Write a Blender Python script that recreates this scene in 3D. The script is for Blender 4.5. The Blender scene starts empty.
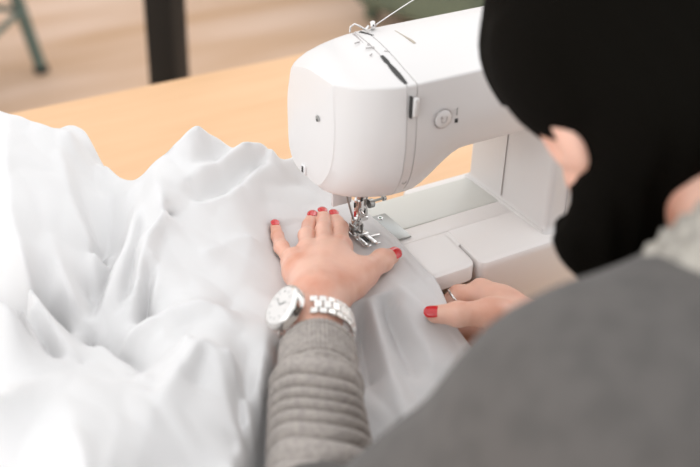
import bpy, bmesh, math, random
import numpy as np
from mathutils import Vector, Matrix

# ------------------------------------------------------------------ basics
# every length in metres; O is the top of the sewing-machine bed at the needle
OZ = 0.82
sc = bpy.context.scene
C = sc.collection
random.seed(4)
rng = np.random.default_rng(7)

def P(x, y, z):
    return Vector((x, y, z + OZ))

def new_mesh(name, verts, faces, mat, parent=None, smooth=True, label=None):
    me = bpy.data.meshes.new(name)
    me.from_pydata([tuple(v) for v in verts], [], [tuple(f) for f in faces])
    me.validate()
    me.update()
    return link_mesh(name, me, mat, parent, smooth, label)

def link_mesh(name, me, mat, parent=None, smooth=True, label=None):
    if smooth:
        me.polygons.foreach_set('use_smooth', [True] * len(me.polygons))
    me.materials.append(mat)
    o = bpy.data.objects.new(name, me)
    C.objects.link(o)
    if parent is not None:
        o.parent = parent
        o.matrix_parent_inverse = Matrix.Identity(4)
        off = parent_world(parent)
        me.transform(Matrix.Translation(-off))
    if label:
        o['label'] = label
    return o

def parent_world(p):
    v = Vector((0, 0, 0))
    while p is not None:
        v += p.location
        p = p.parent
    return v

def from_bm(name, bm, mat, parent=None, smooth=True, label=None, sharp=35):
    bmesh.ops.recalc_face_normals(bm, faces=bm.faces)
    me = bpy.data.meshes.new(name)
    bm.to_mesh(me)
    bm.free()
    o = link_mesh(name, me, mat, parent, smooth, label)
    if smooth and sharp:
        me.set_sharp_from_angle(angle=math.radians(sharp))
    return o

def empty(name, loc, label, cat, group=None):
    o = bpy.data.objects.new(name, None)
    C.objects.link(o)
    o.location = loc
    o.empty_display_size = 0.05
    o['label'] = label
    o['category'] = cat
    if group:
        o['group'] = group
    return o

def tag(o, label, cat, group=None):
    o['label'] = label
    o['category'] = cat
    if group:
        o['group'] = group

# ------------------------------------------------------------------ materials
def mat(name, col, rough=0.5, metal=0.0, spec=0.5, sss=0.0, coat=0.0, noise=None, bump=None, sheen=0.0):
    m = bpy.data.materials.new(name)
    m.use_nodes = True
    nt = m.node_tree
    b = nt.nodes['Principled BSDF']
    b.inputs['Base Color'].default_value = (*col, 1)
    b.inputs['Roughness'].default_value = rough
    b.inputs['Metallic'].default_value = metal
    b.inputs['Specular IOR Level'].default_value = spec
    if sss:
        b.inputs['Subsurface Weight'].default_value = sss
        b.inputs['Subsurface Radius'].default_value = (1.0, 0.35, 0.2)
        b.inputs['Subsurface Scale'].default_value = 0.006
    if coat:
        b.inputs['Coat Weight'].default_value = coat
        b.inputs['Coat Roughness'].default_value = 0.08
    if sheen:
        b.inputs['Sheen Weight'].default_value = sheen
    tc = nt.nodes.new('ShaderNodeTexCoord')
    if noise:
        scale, col2, stretch, lo, hi = noise
        mp = nt.nodes.new('ShaderNodeMapping')
        mp.inputs['Scale'].default_value = stretch
        nt.links.new(tc.outputs['Object'], mp.inputs['Vector'])
        n = nt.nodes.new('ShaderNodeTexNoise')
        n.inputs['Scale'].default_value = scale
        n.inputs['Detail'].default_value = 4
        nt.links.new(mp.outputs['Vector'], n.inputs['Vector'])
        r = nt.nodes.new('ShaderNodeValToRGB')
        r.color_ramp.elements[0].position = lo
        r.color_ramp.elements[1].position = hi
        r.color_ramp.elements[0].color = (*col, 1)
        r.color_ramp.elements[1].color = (*col2, 1)
        nt.links.new(n.outputs['Fac'], r.inputs['Fac'])
        nt.links.new(r.outputs['Color'], b.inputs['Base Color'])
    if bump:
        scale, stretch, strength, dist = bump
        mp = nt.nodes.new('ShaderNodeMapping')
        mp.inputs['Scale'].default_value = stretch
        nt.links.new(tc.outputs['Object'], mp.inputs['Vector'])
        n = nt.nodes.new('ShaderNodeTexNoise')
        n.inputs['Scale'].default_value = scale
        n.inputs['Detail'].default_value = 3
        nt.links.new(mp.outputs['Vector'], n.inputs['Vector'])
        bp = nt.nodes.new('ShaderNodeBump')
        bp.inputs['Strength'].default_value = strength
        bp.inputs['Distance'].default_value = dist
        nt.links.new(n.outputs['Fac'], bp.inputs['Height'])
        nt.links.new(bp.outputs['Normal'], b.inputs['Normal'])
    return m

M = {}
M['fabric'] = mat('white_cotton', (0.77, 0.765, 0.765), 0.85, spec=0.15, bump=(900, (1, 1, 1), 0.15, 0.0004), sheen=0.05)
_b = M['fabric'].node_tree.nodes['Principled BSDF']
_tr = M['fabric'].node_tree.nodes.new('ShaderNodeBsdfTranslucent')
_tr.inputs['Color'].default_value = (0.9, 0.88, 0.87, 1)
_mx = M['fabric'].node_tree.nodes.new('ShaderNodeMixShader')
_mx.inputs['Fac'].default_value = 0.12
_out = M['fabric'].node_tree.nodes['Material Output']
M['fabric'].node_tree.links.new(_b.outputs['BSDF'], _mx.inputs[1])
M['fabric'].node_tree.links.new(_tr.outputs['BSDF'], _mx.inputs[2])
M['fabric'].node_tree.links.new(_mx.outputs['Shader'], _out.inputs['Surface'])
M['machine'] = mat('white_gloss_plastic', (0.70, 0.68, 0.67), 0.28, spec=0.5, coat=0.15)
M['machine_bed'] = mat('bed_plastic', (0.86, 0.835, 0.82), 0.3, spec=0.5, coat=0.1)
M['panel'] = mat('pale_green_grey_plastic', (0.70, 0.71, 0.67), 0.3, spec=0.5)
M['dark'] = mat('dark_gap', (0.03, 0.028, 0.027), 0.6)
M['seam'] = mat('seam_grey', (0.40, 0.36, 0.35), 0.7)
M['mark'] = mat('printed_grey_mark', (0.32, 0.30, 0.29), 0.7)
M['chrome'] = mat('polished_steel', (0.75, 0.74, 0.73), 0.16, metal=1.0)
M['steel'] = mat('brushed_steel', (0.42, 0.43, 0.42), 0.38, metal=1.0, bump=(300, (1, 12, 1), 0.1, 0.0002))
M['clear'] = mat('milky_plastic', (0.72, 0.71, 0.71), 0.25, spec=0.5)
M['red_dot'] = mat('red_paint_dot', (0.6, 0.03, 0.03), 0.4)
M['green_stone'] = mat('green_screw_centre', (0.10, 0.22, 0.12), 0.3)
M['table'] = mat('light_beech', (0.75, 0.475, 0.275), 0.42, spec=0.35, noise=(6, (0.70, 0.43, 0.235), (1, 9, 9), 0.35, 0.7))
M['metal_leg'] = mat('grey_leg_metal', (0.25, 0.25, 0.25), 0.4, metal=0.6)
M['floor'] = mat('wood_floor', (0.52, 0.33, 0.20), 0.5, spec=0.4, noise=(2.2, (0.68, 0.50, 0.39), (0.35, 2.2, 1), 0.35, 0.65))
M['wall'] = mat('warm_white_wall', (0.62, 0.56, 0.50), 0.8)
M['post'] = mat('black_painted_steel', (0.007, 0.007, 0.006), 0.5, spec=0.25)
M['chair'] = mat('grey_green_paint', (0.10, 0.145, 0.125), 0.45)
M['chair_dark'] = mat('black_green_seat', (0.012, 0.018, 0.015), 0.6)
M['upholstery'] = mat('olive_upholstery', (0.16, 0.19, 0.13), 0.9, noise=(3, (0.11, 0.14, 0.10), (1, 1, 1), 0.4, 0.6))
M['skin'] = mat('skin', (0.79, 0.475, 0.365), 0.40, spec=0.5, sss=0.12, noise=(24, (0.66, 0.30, 0.20), (1, 1, 1), 0.45, 0.72), bump=(420, (1, 1, 1), 0.18, 0.0006))
M['nail'] = mat('red_nail_varnish', (0.60, 0.004, 0.010), 0.16, spec=0.5, coat=0.5)
M['sweater'] = mat('grey_knit_shaded', (0.115, 0.106, 0.100), 0.95, spec=0.1, noise=(60, (0.098, 0.091, 0.086), (1, 1, 1), 0.4, 0.65), bump=(500, (1, 1, 1), 0.5, 0.001), sheen=0.12)  # shade on shoulder and back is put into this darker knit colour
M['sleeve'] = mat('grey_marl_knit_lit', (0.41, 0.37, 0.34), 0.95, spec=0.1, noise=(260, (0.31, 0.28, 0.26), (1, 1, 1), 0.4, 0.65), bump=(700, (1, 1, 1), 0.4, 0.0008), sheen=0.2)  # same garment, paler: light on the left forearm is painted into the colour
M['collar'] = mat('cream_collar_knit', (0.44, 0.41, 0.36), 0.95, noise=(90, (0.28, 0.26, 0.23), (1, 1, 1), 0.4, 0.6), bump=(250, (1, 1, 1), 0.8, 0.003))
M['hair'] = mat('near_black_hair', (0.003, 0.0024, 0.0015), 0.8, spec=0.05, bump=(60, (1, 1, 14), 0.5, 0.002))
M['hair_clip'] = mat('grey_hair_clip', (0.25, 0.24, 0.22), 0.3, metal=0.5)
M['trousers'] = mat('dark_denim', (0.03, 0.04, 0.06), 0.9)
M['silver'] = mat('watch_silver', (0.80, 0.78, 0.75), 0.22, metal=1.0)
M['dial'] = mat('watch_dial', (0.72, 0.70, 0.68), 0.3, spec=0.6, coat=0.6)
M['thread'] = mat('white_thread', (0.85, 0.84, 0.83), 0.7)
M['stool'] = mat('stool_seat', (0.05, 0.05, 0.05), 0.6)

# ------------------------------------------------------------------ mesh makers
def add_box(bm, c, s, bevel=0.0, seg=2, rot=None):
    r = bmesh.ops.create_cube(bm, size=1.0)
    vs = r['verts']
    bmesh.ops.scale(bm, vec=s, verts=vs)
    if bevel:
        es = list({e for v in vs for e in v.link_edges})
        rb = bmesh.ops.bevel(bm, geom=es, offset=bevel, segments=seg, affect='EDGES', profile=0.5)
        vs = list({v for f in rb['faces'] for v in f.verts} | {v for v in vs if v.is_valid})
    if rot is not None:
        bmesh.ops.transform(bm, matrix=rot, verts=vs)
    bmesh.ops.translate(bm, vec=c, verts=vs)
    return vs

def box(name, c, s, m, parent=None, bevel=0.0, seg=2, rot=None, label=None):
    bm = bmesh.new()
    add_box(bm, c, s, bevel, seg, rot)
    return from_bm(name, bm, m, parent, label=label)

def tube_data(path, radii, n=16, caps=True, squash=None):
    """sweep a circle along a path (parallel transport)"""
    pts = [Vector(p) for p in path]
    if not hasattr(radii, '__len__'):
        radii = [radii] * len(pts)
    T = []
    for i in range(len(pts)):
        a = pts[max(i - 1, 0)]
        b = pts[min(i + 1, len(pts) - 1)]
        T.append((b - a).normalized())
    up = Vector((0, 0, 1)) if abs(T[0].z) < 0.9 else Vector((0, 1, 0))
    nrm = (up - T[0] * up.dot(T[0])).normalized()
    verts, faces = [], []
    for i, p in enumerate(pts):
        nrm = (nrm - T[i] * nrm.dot(T[i])).normalized()
        bn = T[i].cross(nrm)
        for k in range(n):
            a = 2 * math.pi * k / n
            verts.append(p + (nrm * math.cos(a) * (squash or 1) + bn * math.sin(a)) * radii[i])
    for i in range(len(pts) - 1):
        for k in range(n):
            k2 = (k + 1) % n
            faces.append((i * n + k, i * n + k2, (i + 1) * n + k2, (i + 1) * n + k))
    if caps:
        faces.append(tuple(range(n - 1, -1, -1)))
        faces.append(tuple((len(pts) - 1) * n + k for k in range(n)))
    return verts, faces

def tube(name, path, radii, m, parent=None, n=16, label=None, caps=True):
    v, f = tube_data(path, radii, n, caps)
    o = new_mesh(name, v, f, m, parent, label=label)
    o.data.set_sharp_from_angle(angle=math.radians(50))
    return o

def multi_tube(name, specs, m, parent=None, n=12, label=None):
    V, F = [], []
    for path, rad in specs:
        v, f = tube_data(path, rad, n)
        b = len(V)
        V += v
        F += [tuple(i + b for i in q) for q in f]
    o = new_mesh(name, V, F, m, parent, label=label)
    o.data.set_sharp_from_angle(angle=math.radians(50))
    return o

def catmull(pts, n=8):
    pts = [np.array(p, float) for p in pts]
    out = []
    for i in range(len(pts) - 1):
        p0 = pts[max(i - 1, 0)]; p1 = pts[i]; p2 = pts[i + 1]; p3 = pts[min(i + 2, len(pts) - 1)]
        for k in range(n):
            t = k / n
            out.append(0.5 * ((2 * p1) + (-p0 + p2) * t + (2 * p0 - 5 * p1 + 4 * p2 - p3) * t * t + (-p0 + 3 * p1 - 3 * p2 + p3) * t ** 3))
    out.append(pts[-1])
    return out

def fillet(poly, seg=5):
    """closed (y, z, r) polygon -> rounded ring with a constant number of points"""
    out = []
    n = len(poly)
    for i in range(n):
        a = np.array(poly[i - 1][:2]); b = np.array(poly[i][:2]); c = np.array(poly[(i + 1) % n][:2]); r = poly[i][2]
        u = a - b; v = c - b
        lu = np.linalg.norm(u); lv = np.linalg.norm(v)
        d = min(r, 0.45 * lu, 0.45 * lv)
        s = b + u / lu * d
        e = b + v / lv * d
        for k in range(seg + 1):
            t = k / seg
            out.append((1 - t) ** 2 * s + 2 * t * (1 - t) * b + t * t * e)
    return out

def loft(name, rings, m, parent=None, cap=(True, True), sharp=40, label=None):
    n = len(rings[0])
    V = [P(*p) for r in rings for p in r]
    F = []
    for i in range(len(rings) - 1):
        for k in range(n):
            k2 = (k + 1) % n
            F.append((i * n + k, (i + 1) * n + k, (i + 1) * n + k2, i * n + k2))
    if cap[0]:
        F.append(tuple(range(n)))
    if cap[1]:
        F.append(tuple((len(rings) - 1) * n + k for k in range(n - 1, -1, -1)))
    me = bpy.data.meshes.new(name)
    me.from_pydata([tuple(v) for v in V], [], F)
    bm = bmesh.new()
    bm.from_mesh(me)
    bmesh.ops.recalc_face_normals(bm, faces=bm.faces)
    return from_bm(name, bm, m, parent, sharp=sharp, label=label)

# ------------------------------------------------------------------ implicit surfaces (numpy surface nets)
def sd_cone(X, a, b, ra, rb):
    a = np.array(a, float); b = np.array(b, float)
    ba = b - a
    pa = X - a
    t = np.clip(pa @ ba / max(ba @ ba, 1e-12), 0, 1)
    d = pa - t[..., None] * ba
    return np.sqrt((d * d).sum(-1)) - (ra + (rb - ra) * t)

def sd_ell(X, c, ax, r):
    """ellipsoid; ax = 3 unit axes (rows)"""
    p = (X - np.array(c, float)) @ np.array(ax, float).T
    r = np.array(r, float)
    k0 = np.sqrt(((p / r) ** 2).sum(-1))
    k1 = np.sqrt(((p / (r * r)) ** 2).sum(-1)) + 1e-9
    return k0 * (k0 - 1) / k1

def smin(a, b, k):
    h = np.clip(0.5 + 0.5 * (b - a) / k, 0, 1)
    return b + (a - b) * h - k * h * (1 - h)

def surface_nets(field, lo, hi, h):
    lo = np.array(lo, float); hi = np.array(hi, float)
    n = np.ceil((hi - lo) / h).astype(int) + 1
    ax = [lo[i] + h * np.arange(n[i]) for i in range(3)]
    X = np.stack(np.meshgrid(*ax, indexing='ij'), -1)
    D = field(X)
    s = D < 0
    nx, ny, nz = n
    cs = np.zeros((nx - 1, ny - 1, nz - 1), int)
    for i in (0, 1):
        for j in (0, 1):
            for k in (0, 1):
                cs += s[i:nx - 1 + i, j:ny - 1 + j, k:nz - 1 + k]
    act = (cs > 0) & (cs < 8)
    idx = -np.ones(act.shape, int)
    cells = np.argwhere(act)
    idx[act] = np.arange(len(cells))
    acc = np.zeros((len(cells), 3)); cnt = np.zeros(len(cells))
    corners = [(i, j, k) for i in (0, 1) for j in (0, 1) for k in (0, 1)]
    for a in corners:
        for d in range(3):
            if a[d]:
                continue
            b = list(a); b[d] = 1
            ia = cells + np.array(a); ib = cells + np.array(b)
            da = D[ia[:, 0], ia[:, 1], ia[:, 2]]; db = D[ib[:, 0], ib[:, 1], ib[:, 2]]
            cr = (da < 0) != (db < 0)
            t = np.where(cr, da / np.where(cr, da - db, 1), 0)
            pt = np.tile(np.array(a, float), (len(cells), 1))
            pt[:, d] += t
            acc[cr] += pt[cr]
            cnt[cr] += 1
    V = lo + h * (cells + acc / cnt[:, None])
    F = []
    for d in range(3):
        e = [(1, 2), (2, 0), (0, 1)][d]
        sl0 = [slice(None)] * 3; sl1 = [slice(None)] * 3
        sl0[d] = slice(0, -1); sl1[d] = slice(1, None)
        cr = s[tuple(sl0)] != s[tuple(sl1)]
        E = np.argwhere(cr)
        ok = (E[:, e[0]] > 0) & (E[:, e[1]] > 0) & (E[:, e[0]] < n[e[0]] - 1) & (E[:, e[1]] < n[e[1]] - 1)
        E = E[ok]
        q = []
        for (u, v) in ((1, 1), (0, 1), (0, 0), (1, 0)):
            c = E.copy()
            c[:, e[0]] -= u
            c[:, e[1]] -= v
            q.append(idx[c[:, 0], c[:, 1], c[:, 2]])
        q = np.stack(q, 1)
        flip = ~s[E[:, 0], E[:, 1], E[:, 2]]
        q[flip] = q[flip][:, ::-1]
        F.append(q)
    return V, np.concatenate(F)

def sdf_mesh(name, blocks, m, parent=None, label=None):
    """blocks of (field, lo, hi, step) all written into ONE mesh"""
    VV, FF, b = [], [], 0
    for fld, lo, hi, h in blocks:
        V, F = surface_nets(fld, lo, hi, h)
        VV.append(V); FF.append(F + b); b += len(V)
    V = np.concatenate(VV); F = np.concatenate(FF)
    V[:, 2] += OZ
    me = bpy.data.meshes.new(name)
    me.from_pydata(V.tolist(), [], F.tolist())
    me.update()
    return link_mesh(name, me, m, parent, label=label)
# ================================================================== camera
cam = bpy.data.cameras.new('camera')
cam.sensor_width = 36.0
cam.lens = 1100.0 / 700.0 * 36.0
cam.clip_start = 0.05
cam.clip_end = 60
cam.shift_y = 0.0
co = bpy.data.objects.new('camera', cam)
C.objects.link(co)
right = Vector((0.8599025, -0.5097855, 0.0261976))
upv = Vector((0.2517133, 0.4681180, 0.8470573))
back = Vector((-0.4440811, -0.7217924, 0.5308556))
upv = (upv - right * upv.dot(right)).normalized()
back = right.cross(upv)
mw = Matrix.Identity(4)
for i in range(3):
    mw[i][0] = right[i]; mw[i][1] = upv[i]; mw[i][2] = back[i]
CAM = P(-0.450087, -0.715706, 0.534107)
mw.translation = CAM
co.matrix_world = mw
cam.dof.use_dof = True
cam.dof.focus_distance = 0.985
cam.dof.aperture_fstop = 3.8
sc.camera = co

# ================================================================== room
def struct(o):
    o['kind'] = 'structure'
    return o

bm = bmesh.new()
add_box(bm, (0.6, 0.8, -0.02), (7.0, 7.0, 0.04))
struct(from_bm('floor', bm, M['floor']))
bm = bmesh.new()
add_box(bm, (0.6, 4.34, 1.35), (7.0, 0.08, 2.7))
struct(from_bm('wall_back', bm, M['wall']))

# ------------------------------------------------------------------ table
tb = empty('table', (0.05, 0.105, 0), 'light beech worktable that carries the sewing machine and white fabric', 'table')
TZ = OZ - 0.07
bm = bmesh.new()
add_box(bm, (0.05, 0.1125, TZ - 0.014), (1.9, 0.865, 0.028), 0.003, 3)
from_bm('tabletop', bm, M['table'], tb)
for sx in (-0.84, 0.94):
    for sy in (-0.27, 0.49):
        box('leg', (sx, sy, (TZ - 0.028) / 2), (0.05, 0.05, TZ - 0.028), M['metal_leg'], tb, 0.003)

# ------------------------------------------------------------------ background: post, chairs
o = empty('steel_post', (0.3303, 1.2932, 0), 'black square steel post standing on the floor behind the table', 'post')
rz = Matrix.Rotation(math.radians(38), 4, 'Z')
POST = (0.3303, 1.2932)
box('shaft', (POST[0], POST[1], 1.25), (0.062, 0.062, 2.5), M['post'], o, 0.002, rot=rz)
box('base_plate', (POST[0], POST[1], 0.004), (0.16, 0.16, 0.008), M['post'], o, 0.001, rot=rz)

def chair(name, loc, rz, label, mats, group=None):
    t = empty(name, loc, label, 'chair', group)
    R = Matrix.Rotation(rz, 3, 'Z')
    L = Vector(loc)
    def w(x, y, z):
        return L + R @ Vector((x, y, z))
    r4 = Matrix.Rotation(rz, 4, 'Z')
    for sx, sy in ((-1, -1), (1, -1), (-1, 1), (1, 1)):
        a = w(0.15 * sx, 0.15 * sy, 0.43); b = w(0.21 * sx, 0.21 * sy, 0.012)
        tube('leg', [a, a.lerp(b, 0.5), b], [0.020, 0.019, 0.018], mats[0], t)
        f = tube('foot_cap', [b + (a - b) * 0.02, Vector((b.x, b.y, 0.0))], [0.021, 0.022], mats[1], t)
    a = w(-0.185, -0.185, 0.2); b = w(0.185, -0.185, 0.2); c = w(0.185, 0.185, 0.2); d = w(-0.185, 0.185, 0.2)
    for q in ((a, b), (b, c), (c, d), (d, a)):
        tube('stretcher', [q[0], q[1]], 0.009, mats[0], t)
    bm = bmesh.new()
    add_box(bm, w(0, 0, 0.45), (0.42, 0.42, 0.045), 0.018, 4, r4)
    from_bm('seat', bm, mats[1], t)
    for sx in (-1, 1):
        tube('back_post', [w(0.17 * sx, 0.18, 0.44), w(0.18 * sx, 0.22, 0.65), w(0.17 * sx, 0.25, 0.86)], 0.013, mats[0], t)
    V = []
    F = []
    nx, nz = 12, 8
    for s in (0, 1):
        for i in range(nx + 1):
            for j in range(nz + 1):
                u = i / nx * 2 - 1
                V.append(w(0.205 * u, 0.215 + 0.05 * j / nz + 0.03 * (1 - u * u) + 0.016 * s, 0.62 + 0.25 * j / nz - 0.02 * u * u))
    k = (nx + 1) * (nz + 1)
    for i in range(nx):
        for j in range(nz):
            q = [i * (nz + 1) + j, (i + 1) * (nz + 1) + j, (i + 1) * (nz + 1) + j + 1, i * (nz + 1) + j + 1]
            F.append(q[::-1]); F.append([v + k for v in q])
    for i in range(nx):
        for j in (0, nz):
            F.append([i * (nz + 1) + j, (i + 1) * (nz + 1) + j, (i + 1) * (nz + 1) + j + k, i * (nz + 1) + j + k])
    for j in range(nz):
        for i in (0, nx):
            F.append([i * (nz + 1) + j, i * (nz + 1) + j + 1, i * (nz + 1) + j + 1 + k, i * (nz + 1) + j + k])
    new_mesh('backrest', V, F, mats[1], t)
    return t

chair('metal_chair', (0.041, 2.303, 0.0), math.radians(52), 'grey-green metal chair with splayed legs on the wooden floor beyond the table', (M['chair'], M['chair_dark']))

# olive easy chair behind the machine
ec = empty('easy_chair', (1.86, 2.1, 0), 'olive green upholstered easy chair behind the sewing machine arm', 'chair')
r4 = Matrix.Rotation(math.radians(20), 4, 'Z')
def ecb(name, c, s, b, mm=M['upholstery']):
    bm = bmesh.new()
    add_box(bm, (0, 0, 0), s, b, 4)
    bmesh.ops.translate(bm, vec=c, verts=bm.verts)
    bmesh.ops.transform(bm, matrix=Matrix.Translation((1.86, 2.1, 0)) @ r4, verts=bm.verts)
    return from_bm(name, bm, mm, ec)
ecb('seat', (0, 0, 0.235), (0.62, 0.60, 0.35), 0.05)
ecb('backrest', (0, 0.33, 0.58), (0.72, 0.16, 0.62), 0.06)
ecb('armrest', (-0.36, 0.0, 0.34), (0.13, 0.66, 0.56), 0.05)
ecb('armrest', (0.36, 0.0, 0.34), (0.13, 0.66, 0.56), 0.05)
for sx in (-0.33, 0.33):
    for sy in (-0.26, 0.30):
        ecb('leg', (sx, sy, 0.10), (0.04, 0.04, 0.20), 0.006, M['upholstery'])

# ================================================================== sewing machine
sm = empty('sewing_machine', P(0.08, 0, -0.07), 'white domestic sewing machine on the beech table with fabric under its presser foot', 'sewing machine')

def smooth(t):
    t = max(0.0, min(1.0, t))
    return t * t * (3 - 2 * t)

def arm_section(x, yoff=0.0, zb=None, ztf=0.178, ztb=0.1845, yb=0.038, bbr=0.012, inset=0.0, side_y=0.0, fbr=0.010):
    if zb is None:
        zb = 0.0665 + (0.1085 - 0.0665) * smooth((x - 0.014) / 0.044)
    t = (zb - 0.0665) / (0.1085 - 0.0665)
    t = max(0, min(1, t))
    yfb = -0.047 - 0.020 * t
    prof = [
        (yfb + yoff, zb + 0.0, fbr),
        (-0.0665 - 0.003 * t + yoff * 0.97, zb + 0.026 - 0.013 * t, 0.02),
        (-0.0715 + yoff * 0.97, zb + 0.060 - 0.030 * t, 0.02),
        (-0.0675 + yoff, ztf, 0.0022),
        (-0.005 + yoff * 0.5, (ztf + ztb) / 2 + 0.004, 0.03),
        (yb, ztb, 0.005),
        (yb + 0.008, 0.135 - 0.005, 0.03),
        (yb + 0.004, zb, bbr),
    ]
    if inset:
        cy = sum(p[0] for p in prof) / len(prof); cz = sum(p[1] for p in prof) / len(prof)
        prof = [(cy + (y - cy) * (1 - inset / 0.05), cz + (z - cz) * (1 - inset / 0.05), r) for y, z, r in prof]
    ring = fillet(prof)
    return ring

def shear(x, y):
    k = 0.13 * (1 - smooth((x - 0.03) / 0.03)) * smooth((x + 0.04) / 0.03)
    return x + k * (y + 0.067)

def ring3(x, **kw):
    return [(shear(x, p[0]), p[0], p[1]) for p in arm_section(x, **kw)]

# end cap (needle end cover)
caps = []
for x, yo, zb, ztf, ztb, yb, bbr in (
    (-0.0032, 0.0, 0.0665, 0.178, 0.1835, 0.039, 0.012),
    (-0.010, 0.0025, 0.066, 0.1775, 0.1825, 0.040, 0.013),
    (-0.018, 0.0065, 0.0655, 0.177, 0.180, 0.042, 0.015),
    (-0.026, 0.012, 0.065, 0.176, 0.176, 0.044, 0.018),
    (-0.033, 0.0185, 0.0645, 0.175, 0.171, 0.046, 0.022),
    (-0.0385, 0.026, 0.0645, 0.174, 0.1665, 0.0465, 0.026),
    (-0.0425, 0.034, 0.065, 0.173, 0.163, 0.0465, 0.028),
    (-0.0450, 0.042, 0.067, 0.1715, 0.161, 0.045, 0.028)):
    caps.append(ring3(x, yoff=yo, zb=zb, ztf=ztf, ztb=ztb, yb=yb, bbr=bbr))
last = caps[-1]
cy = sum(p[1] for p in last) / len(last); cz = sum(p[2] for p in last) / len(last)
for dx, s in ((0.0006, 0.988), (0.0009, 0.93), (0.0014, 0.6)):
    caps.append([(p[0] - dx, cy + (p[1] - cy) * s, cz + (p[2] - cz) * s) for p in last])
ec_o = loft('end_cap', caps[::-1], M['machine'], sm, sharp=32, label='rounded white needle end cover')
# band between the two seams
loft('seam_band', [ring3(-0.0026), ring3(0.0015), ring3(0.0060)], M['machine'], sm, sharp=32)
# dark core that shows in the gaps
loft('inner_core', [[(p[0], p[1] * 0.985, 0.12 + (p[2] - 0.12) * 0.985) for p in ring3(-0.006)], [(p[0], p[1] * 0.985, 0.12 + (p[2] - 0.12) * 0.985) for p in ring3(0.010)]], M['seam'], sm)
# arm
xs = [0.0068, 0.012, 0.018, 0.024, 0.030, 0.036, 0.042, 0.048, 0.054, 0.062, 0.08, 0.11, 0.14, 0.165, 0.20, 0.24, 0.262, 0.27]
rings = [ring3(x) for x in xs]
cy = -0.015; cz = 0.148
rings.append([(0.2745, cy + (p[1] - cy) * 0.93, cz + (p[2] - cz) * 0.93) for p in rings[-1]])
arm = loft('arm', rings, M['machine'], sm, sharp=32)
# pillar
def rrect(x0, x1, y0, y1, r, n=5):
    out = []
    for cx_, cy_, a0 in ((x1 - r, y1 - r, 0), (x0 + r, y1 - r, 90), (x0 + r, y0 + r, 180), (x1 - r, y0 + r, 270)):
        for k in range(n + 1):
            a = math.radians(a0 + 90 * k / n)
            out.append((cx_ + r * math.cos(a), cy_ + r * math.sin(a)))
    return out
rings = []
for z, g in ((0.0, 0.004), (0.002, 0.0016), (0.006, 0.0), (0.05, 0.0), (0.10, -0.0005), (0.13, -0.001)):
    rings.append([(x, y, z) for x, y in rrect(0.156 - g, 0.262 + g, -0.074 - g, 0.048 + g, 0.006)])
loft('pillar', rings, M['machine'], sm, sharp=32)
# base under the pillar and right of the free arm
rings = []
for z, g, r in ((-0.0685, -0.003, 0.006), (-0.06, 0, 0.006), (-0.008, 0, 0.006), (-0.0035, 0.0, 0.006), (-0.001, -0.0012, 0.006), (0.0, -0.004, 0.004)):
    rings.append([(x if x > 0.1 else x - 0.0025 + (y + 0.03) * 0.06, y, z) for x, y in rrect(0.0795 - g * 0.4, 0.285 + g, -0.0885 - g, 0.056 + g, r)])
loft('base', rings, M['machine_bed'], sm, sharp=32)
for fx in (0.10, 0.262):
    for fy in (-0.07, 0.04):
        tube('rubber_foot', [P(fx, fy, -0.070), P(fx, fy, -0.067)], 0.008, M['dark'], sm)
# free arm carrying the bed
rings = []
for z, g in ((-0.048, -0.010), (-0.040, -0.003), (-0.022, -0.001), (-0.0185, -0.010), (-0.0005, -0.006), (-0.0005, -0.006)):
    rings.append([(x, y, z) for x, y in rrect(-0.060, 0.0800, -0.074 - g * 0, 0.045, 0.012)] if 0 else [(x, y, z) for x, y in rrect(-0.060 - g, 0.0797, -0.060 - g, 0.045 + g, 0.010)])
loft('free_arm', rings, M['machine_bed'], sm, sharp=32)
# removable tray with rounded corner, its top flush with the bed
def tray_ring(z, g):
    pts = rrect(-0.060 - g, 0.0745 + g, -0.0860 - g, -0.0295, 0.010)
    return [(x if x < 0 else x + 0.0018 - 0.11 * max(0, -0.03 - y), y, z) for x, y in pts]
loft('accessory_tray', [tray_ring(-0.0185, -0.006), tray_ring(-0.0178, -0.002), tray_ring(-0.0155, 0.0), tray_ring(-0.003, 0.0), tray_ring(-0.0010, -0.0007), tray_ring(0.0003, -0.0028), tray_ring(0.0005, -0.006)], M['machine_bed'], sm, sharp=32)
# bed plates: front strip and the pale green-grey rear panel
def slab(name, x0, x1, y0, y1, z0, z1, r, m, label=None, taper=0.0):
    rg = []
    for z, g in ((z0, -0.0012), (z1 - 0.0010, 0), (z1 - 0.0003, -0.0003), (z1, -0.0009)):
        rg.append([(x, y, z) for x, y in rrect(x0 - g, x1 + g, y0 - g, y1 + g, r)])
    return loft(name, rg, m, sm, sharp=32, label=label)
slab('bed_plate', -0.060, 0.1560, -0.0288, -0.0078, -0.0012, 0.0004, 0.0015, M['machine_bed'])
slab('bed_panel', -0.060, 0.1558, -0.0070, 0.0455, -0.0012, 0.0008, 0.0025, M['panel'], label='pale green-grey rear bed panel')
# the panel's seam runs on up the pillar
tube('pillar_seam', [P(0.1553, -0.0072, 0.006), P(0.1555, -0.0072, 0.05), P(0.1560, -0.0072, 0.113)], 0.0005, M['seam'], sm, n=6)
tube('bed_fillet', [P(0.1548, -0.072, 0.0012), P(0.1548, 0.047, 0.0012)], 0.0016, M['machine'], sm, n=10)
box('pillar_front_rib', P(0.178, -0.0752, 0.056), (0.0028, 0.0024, 0.108), M['machine'], sm, 0.001)
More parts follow.
